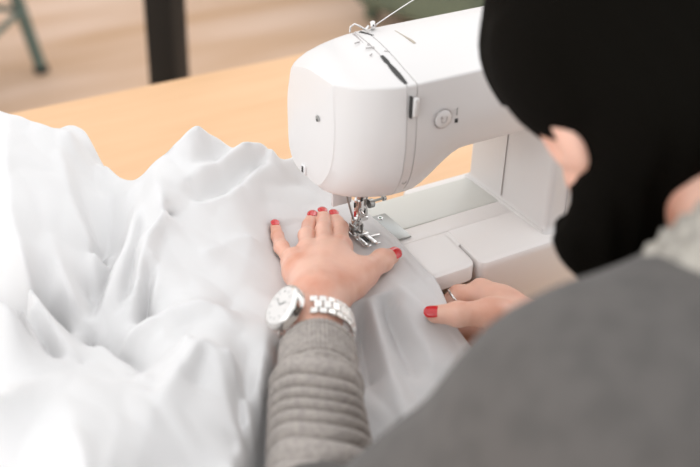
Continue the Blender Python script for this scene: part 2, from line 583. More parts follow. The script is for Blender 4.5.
# steel slide plate with round green-centred release
bm = bmesh.new()
add_box(bm, P(0.0345, 0.0, 0.0018), (0.0150, 0.0455, 0.0016), 0.0004, 2)
from_bm('slide_plate', bm, M['steel'], sm, label='grey brushed steel cover plate')
tube('plate_release', [P(0.0330, 0.0165, 0.0024), P(0.0330, 0.0165, 0.0033)], [0.0030, 0.0026], M['chrome'], sm, n=20)
tube('release_mark', [P(0.0330, 0.0165, 0.0032), P(0.0330, 0.0165, 0.0036)], [0.0014, 0.0012], M['green_stone'], sm, n=14)
bm = bmesh.new()
add_box(bm, P(0.0, 0.0, 0.0008), (0.052, 0.046, 0.0012), 0.0003, 2)
from_bm('needle_plate', bm, M['steel'], sm)

# slot for the take-up lever, along the seam
def surf_z(y):
    """height of the arm's top at depth y"""
    pts = [(-0.067, 0.178), (-0.005, 0.1852), (0.038, 0.1842)]
    if y < pts[1][0]:
        t = (y - pts[0][0]) / (pts[1][0] - pts[0][0]); return pts[0][1] + t * (pts[1][1] - pts[0][1])
    t = (y - pts[1][0]) / (pts[2][0] - pts[1][0]); return pts[1][1] + t * (pts[2][1] - pts[1][1])
def ribbon(name, pts, w, m, parent, h=0.0006, lift=0.0003, label=None):
    """thin raised strip along pts; pts = (x, y, z, width scale)"""
    V, F = [], []
    n = len(pts)
    for i, p in enumerate(pts):
        a = Vector(pts[max(i - 1, 0)][:3]); b = Vector(pts[min(i + 1, n - 1)][:3])
        d = (b - a).normalized()
        nn = Vector(pts[i][4]) if len(pts[i]) > 4 else Vector((0, 0, 1))
        s = d.cross(nn).normalized() * w * p[3] / 2
        q = P(p[0], p[1], p[2])
        V += [q - s - nn * h, q + s - nn * h, q + s + nn * lift, q - s + nn * lift]
    for i in range(n - 1):
        for k in range(4):
            k2 = (k + 1) % 4
            F.append((4 * i + k, 4 * i + k2, 4 * i + 4 + k2, 4 * i + 4 + k))
    F.append((3, 2, 1, 0)); F.append((4 * n - 4, 4 * n - 3, 4 * n - 2, 4 * n - 1))
    return new_mesh(name, V, F, m, parent, smooth=False, label=label)
slot = []
for i in range(11):
    t = i / 10
    y = -0.0640 + t * 0.046
    slot.append((shear(-0.0029, y) + 0.0006, y, surf_z(y), 0.35 + 0.65 * math.sin(math.pi * min(1, t * 1.25 + 0.05)) ** 0.7 if t < 0.78 else 0.9 - (t - 0.78) * 1.5))
ribbon('lever_slot', slot, 0.0050, M['dark'], sm)
# thread channel on the top, brownish line
ch = [(0.0415 - t * 0.0095 * 0 - 0.0 + 0.0, 0.030 - t * 0.040, surf_z(0.030 - t * 0.040), 0.5 + 0.9 * t) for t in [i / 8 for i in range(9)]]
ribbon('thread_channel', ch, 0.0016, mat('channel_beige', (0.42, 0.36, 0.29), 0.6), sm, lift=0.0002)
# printed marks on the top
for (x, y, w_, a) in ((-0.0035, 0.012, 0.006, 0.4), (-0.001, -0.001, 0.008, -0.5), (0.0045, 0.004, 0.004, 1.2), (0.010, -0.012, 0.006, -0.9), (-0.0045, -0.014, 0.004, 0.8)):
    z = surf_z(y)
    ribbon('printed_mark', [(x, y, z, 1), (x + w_ * math.cos(a), y + w_ * math.sin(a) * 0.6, surf_z(y + w_ * math.sin(a) * 0.6), 1)], 0.0006, M['mark'], sm, lift=0.0002)

# front controls
def fy(x, z):  # front surface depth
    return -0.0712
def ring_front(name, x, z, r, tr, m, sy=1.0, seg=40, arc=(0, 360), yy=-0.0714):
    pts = []
    a0, a1 = arc
    for k in range(seg + 1):
        a = math.radians(a0 + (a1 - a0) * k / seg)
        pts.append(P(x + r * math.cos(a), yy, z + r * sy * math.sin(a)))
    return tube(name, pts, tr, m, sm, n=8)
bt = tube('button', [P(0.0310, -0.0700, 0.1440), P(0.0310, -0.0722, 0.1440), P(0.0310, -0.0728, 0.1440)], [0.0078, 0.0076, 0.0064], M['machine'], sm, n=36, label='round reverse stitch button')
ring_front('button_ring', 0.0310, 0.1440, 0.0083, 0.00045, M['seam'], yy=-0.0712)
V = [(-0.0026, 0.0022), (-0.0026, -0.0006), (-0.0018, -0.0022), (0, -0.0028), (0.0018, -0.0022), (0.0026, -0.0006), (0.0026, 0.0022)]
multi_tube('button_arrow', [([P(0.0310 + x, -0.0729, 0.1440 + z) for x, z in V], 0.0004), ([P(0.0310 - 0.0040, -0.0729, 0.1452), P(0.0310 - 0.0026, -0.0729, 0.1470), P(0.0310 - 0.0012, -0.0729, 0.1452)], 0.0004)], M['seam'], sm, n=6)
multi_tube('needle_symbol', [([P(0.0447, -0.0711, 0.1500), P(0.0447, -0.0711, 0.1440)], 0.0004), ([P(0.0440, -0.0711, 0.1494), P(0.0454, -0.0711, 0.1506)], 0.0004)], M['mark'], sm, n=6)
box('printed_square', P(0.0447, -0.0711, 0.1392), (0.0030, 0.0006, 0.0036), M['dark'], sm, 0.0001)
# vertical thread tab on the band
bm = bmesh.new()
add_box(bm, P(0.0026, -0.0722, 0.1610), (0.0052, 0.0045, 0.0165), 0.0016, 3)
from_bm('thread_tab', bm, M['machine'], sm)
box('tab_gap', P(-0.0008, -0.0706, 0.1610), (0.0014, 0.0035, 0.0185), M['dark'], sm, 0.0003)
multi_tube('threading_symbol', [([P(0.0040, -0.0635, 0.0912), P(0.0046, -0.0625, 0.0880), P(0.0030, -0.0615, 0.0862), P(0.0012, -0.0620, 0.0874), P(0.0014, -0.0630, 0.0890)], 0.00035)], M['mark'], sm, n=6)
# side: screw recess and thread cutter
tube('cover_screw', [P(-0.0466, -0.0045, 0.1330), P(-0.0478, -0.0045, 0.1330)], [0.0026, 0.0026], M['steel'], sm, n=20)
tube('screw_slot', [P(-0.0474, -0.0045, 0.1315), P(-0.0480, -0.0045, 0.1315)], [0.0012, 0.0012], M['dark'], sm, n=12)
bm = bmesh.new()
add_box(bm, P(-0.0462, 0.0190, 0.0740), (0.0040, 0.0075, 0.0090), 0.0012, 3)
from_bm('thread_cutter', bm, M['clear'], sm)
box('cutter_blade', P(-0.0484, 0.0190, 0.0745), (0.0010, 0.0022, 0.0055), M['dark'], sm, 0.0002)

# thread guide on the top edge
g0 = P(0.0165, 0.0335, 0.1848)
multi_tube('thread_guide', [
    ([g0 + Vector(v) for v in ((-0.0120, 0.000, 0.0005), (-0.0105, 0.0015, 0.0045), (-0.0070, 0.001, 0.0068), (-0.0035, -0.001, 0.0050), (0.0010, -0.004, 0.0020))], 0.0008),
    ([g0 + Vector(v) for v in ((0.0010, -0.004, 0.0020), (0.0040, -0.003, 0.0040), (0.0060, -0.001, 0.0030))], 0.0012),
    ([g0 + Vector((0.0100, 0.0, -0.001)), g0 + Vector((0.0100, 0.0, 0.0045))], [0.0022, 0.0018])], M['chrome'], sm)
tube('guide_disc', [g0 + Vector((0.0075, -0.001, 0.0035)), g0 + Vector((0.0098, -0.002, 0.0038)), g0 + Vector((0.0112, -0.003, 0.0040))], [0.0034, 0.0040, 0.0030], M['chrome'], sm, n=20)
tube('guide_stud', [g0 + Vector((0.010, -0.004, 0.0042)), g0 + Vector((0.0105, -0.0052, 0.0044))], [0.0014, 0.0012], M['seam'], sm, n=14)
ribbon('guide_gap', [(0.0135 + t * 0.006, 0.0325 - t * 0.013, surf_z(0.0325 - t * 0.013), 1.2 - 0.8 * t) for t in (0, 0.5, 1)], 0.0036, M['dark'], sm)
# telescopic spool mast at the back (mostly out of frame)
tube('spool_pin', [P(0.215, 0.030, 0.18), P(0.215, 0.030, 0.262)], 0.0025, M['chrome'], sm)
# handwheel
tube('handwheel', [P(0.273, -0.012, 0.145), P(0.277, -0.012, 0.145), P(0.290, -0.012, 0.145), P(0.294, -0.012, 0.145)], [0.026, 0.029, 0.029, 0.025], M['machine'], sm, n=48)

# needle and presser parts
tube('needle_bar', [P(0, 0.0015, 0.11), P(0, 0.0015, 0.030)], 0.0030, M['chrome'], sm, n=20)
multi_tube('needle_clamp', [([P(0, 0.0015, 0.0400), P(0, 0.0015, 0.0290)], [0.0046, 0.0046]), ([P(-0.001, -0.002, 0.0300), P(-0.0020, -0.0070, 0.0290)], [0.0016, 0.0016]), ([P(-0.0018, -0.0060, 0.0292), P(-0.0022, -0.0082, 0.0288)], [0.0024, 0.0024])], M['chrome'], sm, n=18)
tube('needle', [P(0, 0.0005, 0.030), P(0, 0.0005, 0.020), P(0, 0.0005, 0.0075), P(0, 0.0005, 0.0045)], [0.0010, 0.0006, 0.0005, 0.0002], M['chrome'], sm, n=10)
tube('presser_bar', [P(0.0122, 0.0110, 0.10), P(0.0122, 0.0110, 0.0120)], 0.0026, M['chrome'], sm, n=20)
bm = bmesh.new()
add_box(bm, P(0.0060, 0.0095, 0.0260), (0.0085, 0.0070, 0.0280), 0.0015, 2)
add_box(bm, P(0.0075, 0.0095, 0.0135), (0.0120, 0.0060, 0.0040), 0.0010, 2)
add_box(bm, P(0.0005, 0.0060, 0.0150), (0.0070, 0.0090, 0.0065), 0.0012, 2)
from_bm('presser_shank', bm, M['chrome'], sm)
multi_tube('thumb_screw', [([P(0.0150, 0.0075, 0.0300), P(0.0220, 0.0075, 0.0300), P(0.0300, 0.0075, 0.0300)], [0.0012, 0.0012, 0.0012]), ([P(0.0285, 0.0075, 0.0300), P(0.0315, 0.0075, 0.0300)], [0.0026, 0.0024])], M['steel'], sm, n=20)
tube('presser_collar', [P(0.0120, 0.0050, 0.0300), P(0.0165, 0.0050, 0.0300), P(0.0172, 0.0050, 0.0300)], [0.0042, 0.0042, 0.0034], M['steel'], sm, n=24)
box('shank_slot', P(0.0075, 0.0058, 0.0240), (0.0025, 0.0035, 0.0050), M['dark'], sm, 0.0006)
# presser foot: two toes, heel, wings
bm = bmesh.new()
add_box(bm, P(-0.0046, -0.0060, 0.0040), (0.0052, 0.0300, 0.0022), 0.0009, 2)
add_box(bm, P(0.0046, -0.0060, 0.0040), (0.0052, 0.0300, 0.0022), 0.0009, 2)
add_box(bm, P(0.0006, 0.0120, 0.0042), (0.0120, 0.0120, 0.0026), 0.0010, 2)
add_box(bm, P(0.0, -0.0035, 0.0056), (0.0145, 0.0045, 0.0018), 0.0006, 2)
add_box(bm, P(-0.0046, -0.0222, 0.0056), (0.0048, 0.0070, 0.0018), 0.0007, 2, Matrix.Rotation(math.radians(-28), 4, 'X'))
add_box(bm, P(0.0046, -0.0222, 0.0056), (0.0048, 0.0070, 0.0018), 0.0007, 2, Matrix.Rotation(math.radians(-28), 4, 'X'))
from_bm('presser_foot', bm, M['chrome'], sm)
bm = bmesh.new()
add_box(bm, P(-0.0045, 0.0055, 0.0088), (0.0018, 0.0080, 0.0080), 0.0006, 2)
add_box(bm, P(0.0045, 0.0055, 0.0088), (0.0018, 0.0080, 0.0080), 0.0006, 2)
from_bm('foot_ankle', bm, M['steel'], sm)
tube('ankle_pin', [P(-0.0072, 0.0050, 0.0088), P(0.0072, 0.0050, 0.0088)], 0.0012, M['chrome'], sm)
box('foot_slot', P(0.0, -0.0105, 0.0048), (0.0028, 0.0080, 0.0010), M['dark'], sm)
bm = bmesh.new()
add_box(bm, P(0.0118, -0.0080, 0.0038), (0.0100, 0.0030, 0.0010), 0.0004, 2)
from_bm('seam_guide', bm, M['chrome'], sm)
# needle threader, left of the needle
tube('threader_lever', [P(-0.0150, 0.0010, 0.0560), P(-0.0125, 0.0005, 0.0430), P(-0.0095, 0.0000, 0.0310), P(-0.0065, 0.0000, 0.0215), P(-0.0040, 0.0000, 0.0170), P(-0.0012, 0.0000, 0.0165)], [0.0009] * 6, M['steel'], sm)
bm = bmesh.new()
add_box(bm, P(-0.0062, -0.0005, 0.0190), (0.0036, 0.0040, 0.0050), 0.0010, 2)
from_bm('threader_hook', bm, M['chrome'], sm)
box('red_mark', P(-0.0058, -0.0010, 0.0275), (0.0018, 0.0016, 0.0055), M['red_dot'], sm, 0.0004)
box('threader_dark', P(-0.0062, -0.0010, 0.0370), (0.0016, 0.0016, 0.0050), M['dark'], sm, 0.0004)
box('bar_dark_slot', P(0.0002, -0.0018, 0.0430), (0.0020, 0.0016, 0.0060), M['dark'], sm, 0.0003)
bm = bmesh.new()
add_box(bm, P(-0.0160, 0.0060, 0.0445), (0.0200, 0.0035, 0.0150), 0.0015, 2)
from_bm('needle_guard', bm, M['clear'], sm, label='milky clear plastic finger guard')
bm = bmesh.new()
for k in range(5):
    add_box(bm, P(-0.0240 + k * 0.0013, -0.0010, 0.0600), (0.0007, 0.0035, 0.0090), 0.0002, 1)
add_box(bm, P(-0.0214, 0.0010, 0.0600), (0.0070, 0.0030, 0.0100), 0.0003, 1)
from_bm('tension_grip', bm, M['steel'], sm)

# thread and spool
ts = catmull([P(0.0275, 0.0300, 0.1890), P(0.0675, 0.0370, 0.2010), P(0.1075, 0.0400, 0.2130), P(0.160, 0.036, 0.2270), P(0.2087, 0.033, 0.2390)], 8)
st = tube('sewing_thread', ts, 0.00045, M['thread'], None, n=6)
tag(st, 'thin white thread running from the guide on top of the machine to its spool', 'thread')
sp = empty('thread_spool', P(0.215, 0.030, 0.189), 'white thread spool on the pin above the machine arm', 'spool')
tube('thread_winding', [P(0.215, 0.030, 0.1955), P(0.215, 0.030, 0.2005), P(0.215, 0.030, 0.238), P(0.215, 0.030, 0.243)], [0.0075, 0.0100, 0.0100, 0.0075], M['thread'], sp, n=24)
for z in (0.1935, 0.2435):
    tube('flange', [P(0.215, 0.030, z), P(0.215, 0.030, z + 0.002)], 0.0115, M['clear'], sp, n=24)
# ================================================================== left hand (palm down on the fabric)
LH = dict(
    wr=(-0.1008, -0.1014, 0.0280), wr2=(-0.1190, -0.1340, 0.0270),
    m2=(-0.0385, -0.0325, 0.0195), m3=(-0.0526, -0.0294, 0.0215), m4=(-0.0673, -0.0251, 0.0195), m5=(-0.0835, -0.0280, 0.0165),
    i1=(-0.0215, -0.0020, 0.0175), i2=(-0.0128, 0.0180, 0.0100), i3=(-0.0088, 0.0300, 0.0082),
    d1=(-0.0361, 0.0010, 0.0190), d2=(-0.0216, 0.0267, 0.0105), d3=(-0.0160, 0.0390, 0.0082),
    r1=(-0.0534, 0.0020, 0.0172), r2=(-0.0366, 0.0277, 0.0095), r3=(-0.0280, 0.0385, 0.0082),
    l1=(-0.0796, -0.0007, 0.0145), l2=(-0.0701, 0.0254, 0.0090), l3=(-0.0638, 0.0415, 0.0076),
    t0=(-0.0763, -0.0926, 0.0240), t1=(-0.0412, -0.0732, 0.0182), t2=(-0.0135, -0.0597, 0.0145), t3=(0.0000, -0.0534, 0.0110))

def lerp3(a, b, t):
    return tuple(a[i] + (b[i] - a[i]) * t for i in range(3))

def hand_field(H, finger_r, thumb_r, mirror_up=(0, 0, 1), knuckle=0.0):
    up = np.array(mirror_up, float)
    def f(X):
        # palm: metacarpals blended together
        D = sd_cone(X, H['wr'], H['m3'], 0.0190, 0.0100)
        for k, ra, rb in (('m2', 0.0165, 0.0100), ('m4', 0.0170, 0.0098), ('m5', 0.0150, 0.0095)):
            D = smin(D, sd_cone(X, H['wr'], H[k], ra, rb), 0.012)
        # fill between knuckles
        D = smin(D, sd_cone(X, lerp3(H['wr'], H['m2'], .75), lerp3(H['wr'], H['m5'], .75), 0.0125, 0.0120), 0.010)
        D = smin(D, sd_cone(X, lerp3(H['wr'], H['m2'], .96), lerp3(H['wr'], H['m5'], .94), 0.0085, 0.0080), 0.007)
        # thenar
        D = smin(D, sd_cone(X, H['t0'], H['t1'], 0.0150, 0.0130), 0.014)
        D = smin(D, sd_cone(X, lerp3(H['t0'], H['t1'], .55), lerp3(H['wr'], H['m2'], .62), 0.0105, 0.0120), 0.014)
        D = smin(D, sd_cone(X, lerp3(H['t0'], H['t1'], .85), lerp3(H['wr'], H['m2'], .80), 0.0060, 0.0080), 0.012)
        T = smin(sd_cone(X, H['t1'], H['t2'], thumb_r[0], thumb_r[1]), sd_cone(X, H['t2'], H['t3'], thumb_r[1] * 1.0, thumb_r[2]), 0.004)
        T = smin(T, sd_cone(X, H['t2'], H['t2'], thumb_r[1] * 1.05, thumb_r[1] * 1.05), 0.003)
        D = smin(D, T, 0.007)
        # wrist / forearm
        D = smin(D, sd_cone(X, H['wr'], H['wr2'], 0.0195, 0.0200), 0.012)
        # fingers
        FD = None
        for m_, a, b, c, s in (('m2', 'i1', 'i2', 'i3', 1.0), ('m3', 'd1', 'd2', 'd3', 1.02), ('m4', 'r1', 'r2', 'r3', 0.97), ('m5', 'l1', 'l2', 'l3', 0.86)):
            r0, r1, r2, r3 = [q * s for q in finger_r]
            q = smin(sd_cone(X, H[m_], H[a], r0, r1), sd_cone(X, H[a], H[b], r1, r2), 0.003)
            q = smin(q, sd_cone(X, H[b], H[c], r2, r3), 0.003)
            pk = np.array(H[a]) + up * r1 * 0.16
            q = smin(q, sd_cone(X, pk, pk, r1 * 0.95, r1 * 0.95), 0.003)     # PIP knuckle
            FD = q if FD is None else np.minimum(FD, q)
        D = smin(D, FD, 0.0040)
        # MCP knuckle rise and tendons
        for k in ('m2', 'm3', 'm4', 'm5'):
            kp = np.array(H[k]) + up * 0.0045
            D = smin(D, sd_cone(X, kp, kp, 0.0066, 0.0066), 0.006)
            td = lerp3(H['wr'], H[k], .35)
            D = smin(D, sd_cone(X, np.array(td) + up * 0.0120, np.array(H[k]) + up * 0.0068, 0.0028, 0.0034), 0.007)
        # creases over the finger joints
        for a, nb, r in (('i1', 'm2', 1.0), ('d1', 'm3', 1.0), ('r1', 'm4', 1.0), ('l1', 'm5', 0.9), ('i2', 'i1', .85), ('d2', 'd1', .85), ('r2', 'r1', .85), ('l2', 'l1', .8), ('t2', 't1', 1.1)):
            A = np.array(H[a], float); N = np.array(H[nb], float)
            ax = (A - N) / np.linalg.norm(A - N)
            rel = X - A
            s = rel @ ax
            near = np.sqrt((rel * rel).sum(-1))
            w = np.exp(-(near / 0.011) ** 4) * np.clip((rel @ up) / 0.006, 0, 1)
            for off in (-0.0026, 0.0, 0.0026):
                D = D + 0.00075 * r * w * np.exp(-((s - off) / 0.00055) ** 2)
        return D
    return f

lh_field = hand_field(LH, (0.0084, 0.0072, 0.0064, 0.0056), (0.0112, 0.0094, 0.0074))

# right hand: thumb above, fingers under the hem
RH = dict(
    wr=(0.0880, -0.1690, -0.0250), wr2=(0.1240, -0.2010, -0.0220),
    m2=(0.0585, -0.1105, -0.0120), m3=(0.0540, -0.1210, -0.0260), m4=(0.0560, -0.1290, -0.0360), m5=(0.0620, -0.1370, -0.0430),
    i1=(0.0400, -0.1020, -0.0140), i2=(0.0240, -0.0985, -0.0250), i3=(0.0120, -0.1020, -0.0320),
    d1=(0.0320, -0.1070, -0.0300), d2=(0.0170, -0.1030, -0.0370), d3=(0.0070, -0.1050, -0.0410),
    r1=(0.0320, -0.1130, -0.0440), r2=(0.0220, -0.1010, -0.0480), r3=(0.0150, -0.0980, -0.0500),
    l1=(0.0420, -0.1220, -0.0500), l2=(0.0320, -0.1120, -0.0540), l3=(0.0260, -0.1080, -0.0560),
    t0=(0.0720, -0.1610, -0.0180), t1=(0.0390, -0.1480, -0.0030), t2=(0.0115, -0.1390, 0.0000), t3=(-0.0025, -0.1262, -0.0035))
rh_field = hand_field(RH, (0.0098, 0.0086, 0.0078, 0.0066), (0.0112, 0.0098, 0.0074), mirror_up=(-0.1, 0.55, 0.83))

# ================================================================== person
SHL = np.array((-0.128, -0.430, 0.166)); ELL = np.array((-0.2185, -0.3160, -0.012))
SHR = np.array((0.195, -0.400, 0.125)); ELR = np.array((0.270, -0.330, -0.010))
C7 = np.array((0.040, -0.415, 0.205)); PEL = np.array((0.03, -0.640, -0.300))
yw, pt, rl = math.radians(22), math.radians(52), math.radians(22)
HF = np.array((math.sin(yw) * math.cos(pt), math.cos(yw) * math.cos(pt), -math.sin(pt)))   # face
HU = np.array((math.sin(yw) * math.sin(pt), math.cos(yw) * math.sin(pt), math.cos(pt)))    # crown
HL = np.cross(HU, HF)                                                                    # her left
HU, HL = HU * math.cos(rl) + HL * math.sin(rl), HL * math.cos(rl) - HU * math.sin(rl)
HC = np.array((0.0405, -0.2690, 0.2580))
HAX = np.array((HL, HF, HU))
def hp(l, f, u):
    return HC + HL * l + HF * f + HU * u

def head_field(X):
    D = sd_ell(X, hp(0, -0.010, 0.020), HAX, (0.073, 0.090, 0.088))
    D = smin(D, sd_ell(X, hp(0, 0.028, -0.038), HAX, (0.057, 0.060, 0.070)), 0.025)       # face
    D = smin(D, sd_cone(X, hp(0, 0.070, -0.092), hp(0, 0.062, -0.088), 0.016, 0.016), 0.022)  # chin
    for s in (-1, 1):
        D = smin(D, sd_cone(X, hp(0.050 * s, -0.005, -0.060), hp(0.018 * s, 0.062, -0.094), 0.014, 0.012), 0.02)  # jaw
        D = smin(D, sd_cone(X, hp(0.045 * s, 0.055, -0.030), hp(0.040 * s, 0.062, -0.026), 0.013, 0.010), 0.015)  # cheekbone
        e = sd_ell(X, hp(0.031 * s, 0.086, -0.004), HAX, (0.014, 0.010, 0.010))
        D = np.maximum(D, -(e + 0.002)) if False else smin(D, e + 0.004, 0.004)
        # ear: rim, bowl, lobe
        ear = sd_ell(X, hp(0.077 * s, -0.008, -0.012), np.array((HL * 0.94 + HF * 0.34 * s * 0 + HF * 0.0, HF, HU)), (0.0085, 0.019, 0.031))
        bowl = sd_ell(X, hp(0.0850 * s, -0.004, -0.010), HAX, (0.006, 0.010, 0.018))
        ear = np.maximum(ear, -bowl)
        ear = np.minimum(ear, sd_ell(X, hp(0.078 * s, 0.002, -0.040), HAX, (0.006, 0.010, 0.011)))
        D = smin(D, ear, 0.004)
    nose = sd_cone(X, hp(0, 0.092, 0.002), hp(0, 0.112, -0.034), 0.007, 0.009)
    nose = smin(nose, sd_cone(X, hp(-0.011, 0.096, -0.038), hp(0.011, 0.096, -0.038), 0.0075, 0.0075), 0.007)
    D = smin(D, nose, 0.008)
    D = smin(D, sd_ell(X, hp(0, 0.092, -0.062), HAX, (0.022, 0.008, 0.0045)), 0.004)       # upper lip
    D = smin(D, sd_ell(X, hp(0, 0.090, -0.071), HAX, (0.018, 0.008, 0.0050)), 0.004)       # lower lip
    D = smin(D, sd_cone(X, hp(-0.030, 0.083, 0.014), hp(0.030, 0.083, 0.014), 0.007, 0.007), 0.012)  # brow
    # neck
    D = smin(D, sd_cone(X, hp(0, -0.035, -0.045), C7 + np.array((0, -0.010, -0.02)), 0.050, 0.058), 0.025)
    return D

def torso_core(X, g=0.0):
    MID = (C7 + PEL) / 2 + np.array((0, -0.02, 0.0))
    ax = np.array(((1, 0, 0), (0, 1, 0), (0, 0, 1)))
    D = sd_cone(X, C7 + np.array((0, -0.03, -0.06)), MID, 0.090 + g, 0.105 + g)
    for sx in (-1, 1):
        D = smin(D, sd_cone(X, C7 + np.array((0.070 * sx, -0.035, -0.085)), MID + np.array((0.055 * sx, 0, 0)), 0.082 + g, 0.085 + g), 0.05)
    D = smin(D, sd_cone(X, MID, PEL, 0.105 + g, 0.120 + g), 0.06)
    D = smin(D, sd_cone(X, PEL + np.array((-0.07, 0, -0.01)), PEL + np.array((0.07, 0, -0.01)), 0.105 + g, 0.105 + g), 0.05)
    D = smin(D, sd_cone(X, SHL, SHR, 0.052 + g, 0.052 + g), 0.045)
    D = smin(D, sd_cone(X, C7 + np.array((0, 0, -0.015)), SHL, 0.056 + g, 0.053 + g), 0.045)
    D = smin(D, sd_cone(X, C7 + np.array((0, 0, -0.02)), SHR, 0.050 + g, 0.052 + g), 0.045)
    return D

LKN = np.array((-0.10, -0.245, -0.300)); RKN = np.array((0.17, -0.245, -0.300))
LAN = np.array((-0.11, -0.270, -0.735)); RAN = np.array((0.18, -0.270, -0.735))
def legs_core(X, g=0.0):
    D = None
    for hip, kn, an in ((PEL + np.array((-0.085, 0.01, -0.02)), LKN, LAN), (PEL + np.array((0.085, 0.01, -0.02)), RKN, RAN)):
        q = smin(sd_cone(X, hip, kn, 0.075 + g, 0.052 + g), sd_cone(X, kn, an, 0.050 + g, 0.036 + g), 0.03)
        D = q if D is None else np.minimum(D, q)
    return D

def feet_core(X, g=0.0):
    D = None
    for an in (LAN, RAN):
        q = smin(sd_cone(X, an + np.array((0, -0.02, -0.045)), an + np.array((0, 0.13, -0.060)), 0.034 + g, 0.022 + g), sd_cone(X, an, an + np.array((0, -0.005, -0.04)), 0.036 + g, 0.036 + g), 0.02)
        D = q if D is None else np.minimum(D, q)
    return D

WRL = np.array(LH['wr']); WRR = np.array(RH['wr'])
def arms_core(X):
    D = smin(sd_cone(X, SHL, ELL, 0.048, 0.036), sd_cone(X, ELL, WRL, 0.036, 0.0215), 0.02)
    E = smin(sd_cone(X, SHR, ELR, 0.045, 0.036), sd_cone(X, ELR, WRR, 0.034, 0.0205), 0.02)
    return np.minimum(D, E)

def body_field(X):
    D = smin(torso_core(X, -0.012), legs_core(X, -0.010), 0.04)
    D = smin(D, feet_core(X, -0.006), 0.02)
    D = smin(D, arms_core(X) + 0.004, 0.03)
    return smin(D, head_field(X), 0.012)

person = empty('person', P(0.03, -0.50, -0.82), 'dark-haired person in grey knit sweater guiding white fabric with both hands', 'person')

def cut_box(field, lo, hi):
    return field

body = sdf_mesh('body', [
    (lh_field, (-0.152, -0.166, -0.004), (0.016, 0.054, 0.060), 0.0011),
    (rh_field, (-0.020, -0.226, -0.068), (0.150, -0.080, 0.016), 0.0012),
    (head_field, tuple(HC + np.array((-0.13, -0.14, -0.15))), tuple(HC + np.array((0.13, 0.16, 0.14))), 0.0022),
    (lambda X: np.maximum(body_field(X), -(sd_ell(X, HC, HAX, (0.11, 0.13, 0.13)))), (-0.32, -0.82, -0.825), (0.36, -0.05, 0.32), 0.009),
], M['skin'], person)

# nails -------------------------------------------------------------
def nail(prev, tip, r, w, l, up, parent, shift=0.0):
    p = Vector(tip); d = (Vector(tip) - Vector(prev)).normalized()
    n = Vector(up); n = (n - d * n.dot(d)).normalized()
    s = d.cross(n)
    V, F = [], []
    nu, nv = 10, 12
    for side in (0, 1):
        for j in range(nv + 1):
            v = j / nv * 2 - 1
            wv = w * math.sqrt(max(0.04, 1 - abs(v) ** 2.6 * (0.93 if v > 0 else 0.85)))
            for i in range(nu + 1):
                u = i / nu * 2 - 1
                a = u * wv / r * 0.5
                rr = r * (1.0 - 0.05 * (1 - v)) + (0.0006 if side else -0.0008)
                drop = 0.0012 * max(0, v) ** 2
                q = p + d * (v * l / 2 + shift) + (n * (math.cos(a) * rr - drop) + s * math.sin(a) * rr)
                V.append((q.x, q.y, q.z + OZ))
    k = (nu + 1) * (nv + 1)
    for j in range(nv):
        for i in range(nu):
            q = [j * (nu + 1) + i, j * (nu + 1) + i + 1, (j + 1) * (nu + 1) + i + 1, (j + 1) * (nu + 1) + i]
            F.append(q[::-1]); F.append([t + k for t in q])
    for i in range(nu):
        for j in (0, nv):
            F.append([j * (nu + 1) + i, j * (nu + 1) + i + 1, j * (nu + 1) + i + 1 + k, j * (nu + 1) + i + k])
    for j in range(nv):
        for i in (0, nu):
            F.append([j * (nu + 1) + i, (j + 1) * (nu + 1) + i, (j + 1) * (nu + 1) + i + k, j * (nu + 1) + i + k])
    me = bpy.data.meshes.new('fingernail')
    me.from_pydata([tuple(v) for v in V], [], F)
    bm = bmesh.new(); bm.from_mesh(me)
    return from_bm('fingernail', bm, M['nail'], parent, label='glossy red painted nail', sharp=60)

for a, b, r, w, l in (('i2', 'i3', 0.0061, 0.0094, 0.0130), ('d2', 'd3', 0.0062, 0.0098, 0.0130), ('r2', 'r3', 0.0060, 0.0094, 0.0125), ('l2', 'l3', 0.0053, 0.0084, 0.0120)):
    nail(LH[a], LH[b], r, w, l, (0, 0, 1), person, 0.0012)
nail(LH['t2'], LH['t3'], 0.0079, 0.0124, 0.0155, (-0.30, -0.62, 0.72), person, -0.0004)
nail(RH['t2'], RH['t3'], 0.0078, 0.0112, 0.0150, (-0.35, -0.45, 0.85), person, 0.0008)

# sweater -------------------------------------------------------------
def noise3(X, s, seed=0):
    r = np.random.default_rng(seed)
    out = np.zeros(X.shape[:-1])
    for k in range(7):
        d = r.normal(size=3); d /= np.linalg.norm(d)
        out += np.sin((X @ d) * s * (0.7 + 0.6 * r.random()) + r.random() * 6.28)
    return out / 7

def sweater_field(X):
    D = torso_core(X, 0.0)
    A = smin(sd_cone(X, SHL, ELL, 0.063, 0.047), sd_cone(X, ELL, ELL + (WRL - ELL) * 0.18, 0.047, 0.040), 0.03)
    B = smin(sd_cone(X, SHR, ELR, 0.060, 0.047), sd_cone(X, ELR, ELR + (WRR - ELR) * 0.90, 0.045, 0.029), 0.03)
    D = smin(D, A, 0.035)
    D = smin(D, B, 0.035)
    # folds that gather at armpit and elbow
    D = D + 0.0045 * noise3(X, 55, 3) + 0.0015 * noise3(X, 150, 5)
    # neck opening
    hole = sd_cone(X, C7 + np.array((0, 0.0, -0.01)), HC, 0.056, 0.056)
    D = np.maximum(D, -hole)
    D = np.maximum(D, PEL[2] - 0.06 - X[..., 2])
    return D

sdf_mesh('sweater', [(sweater_field, (-0.34, -0.82, -0.38), (0.36, -0.12, 0.32), 0.0062)], M['sweater'], person, label='grey knitted sweater')

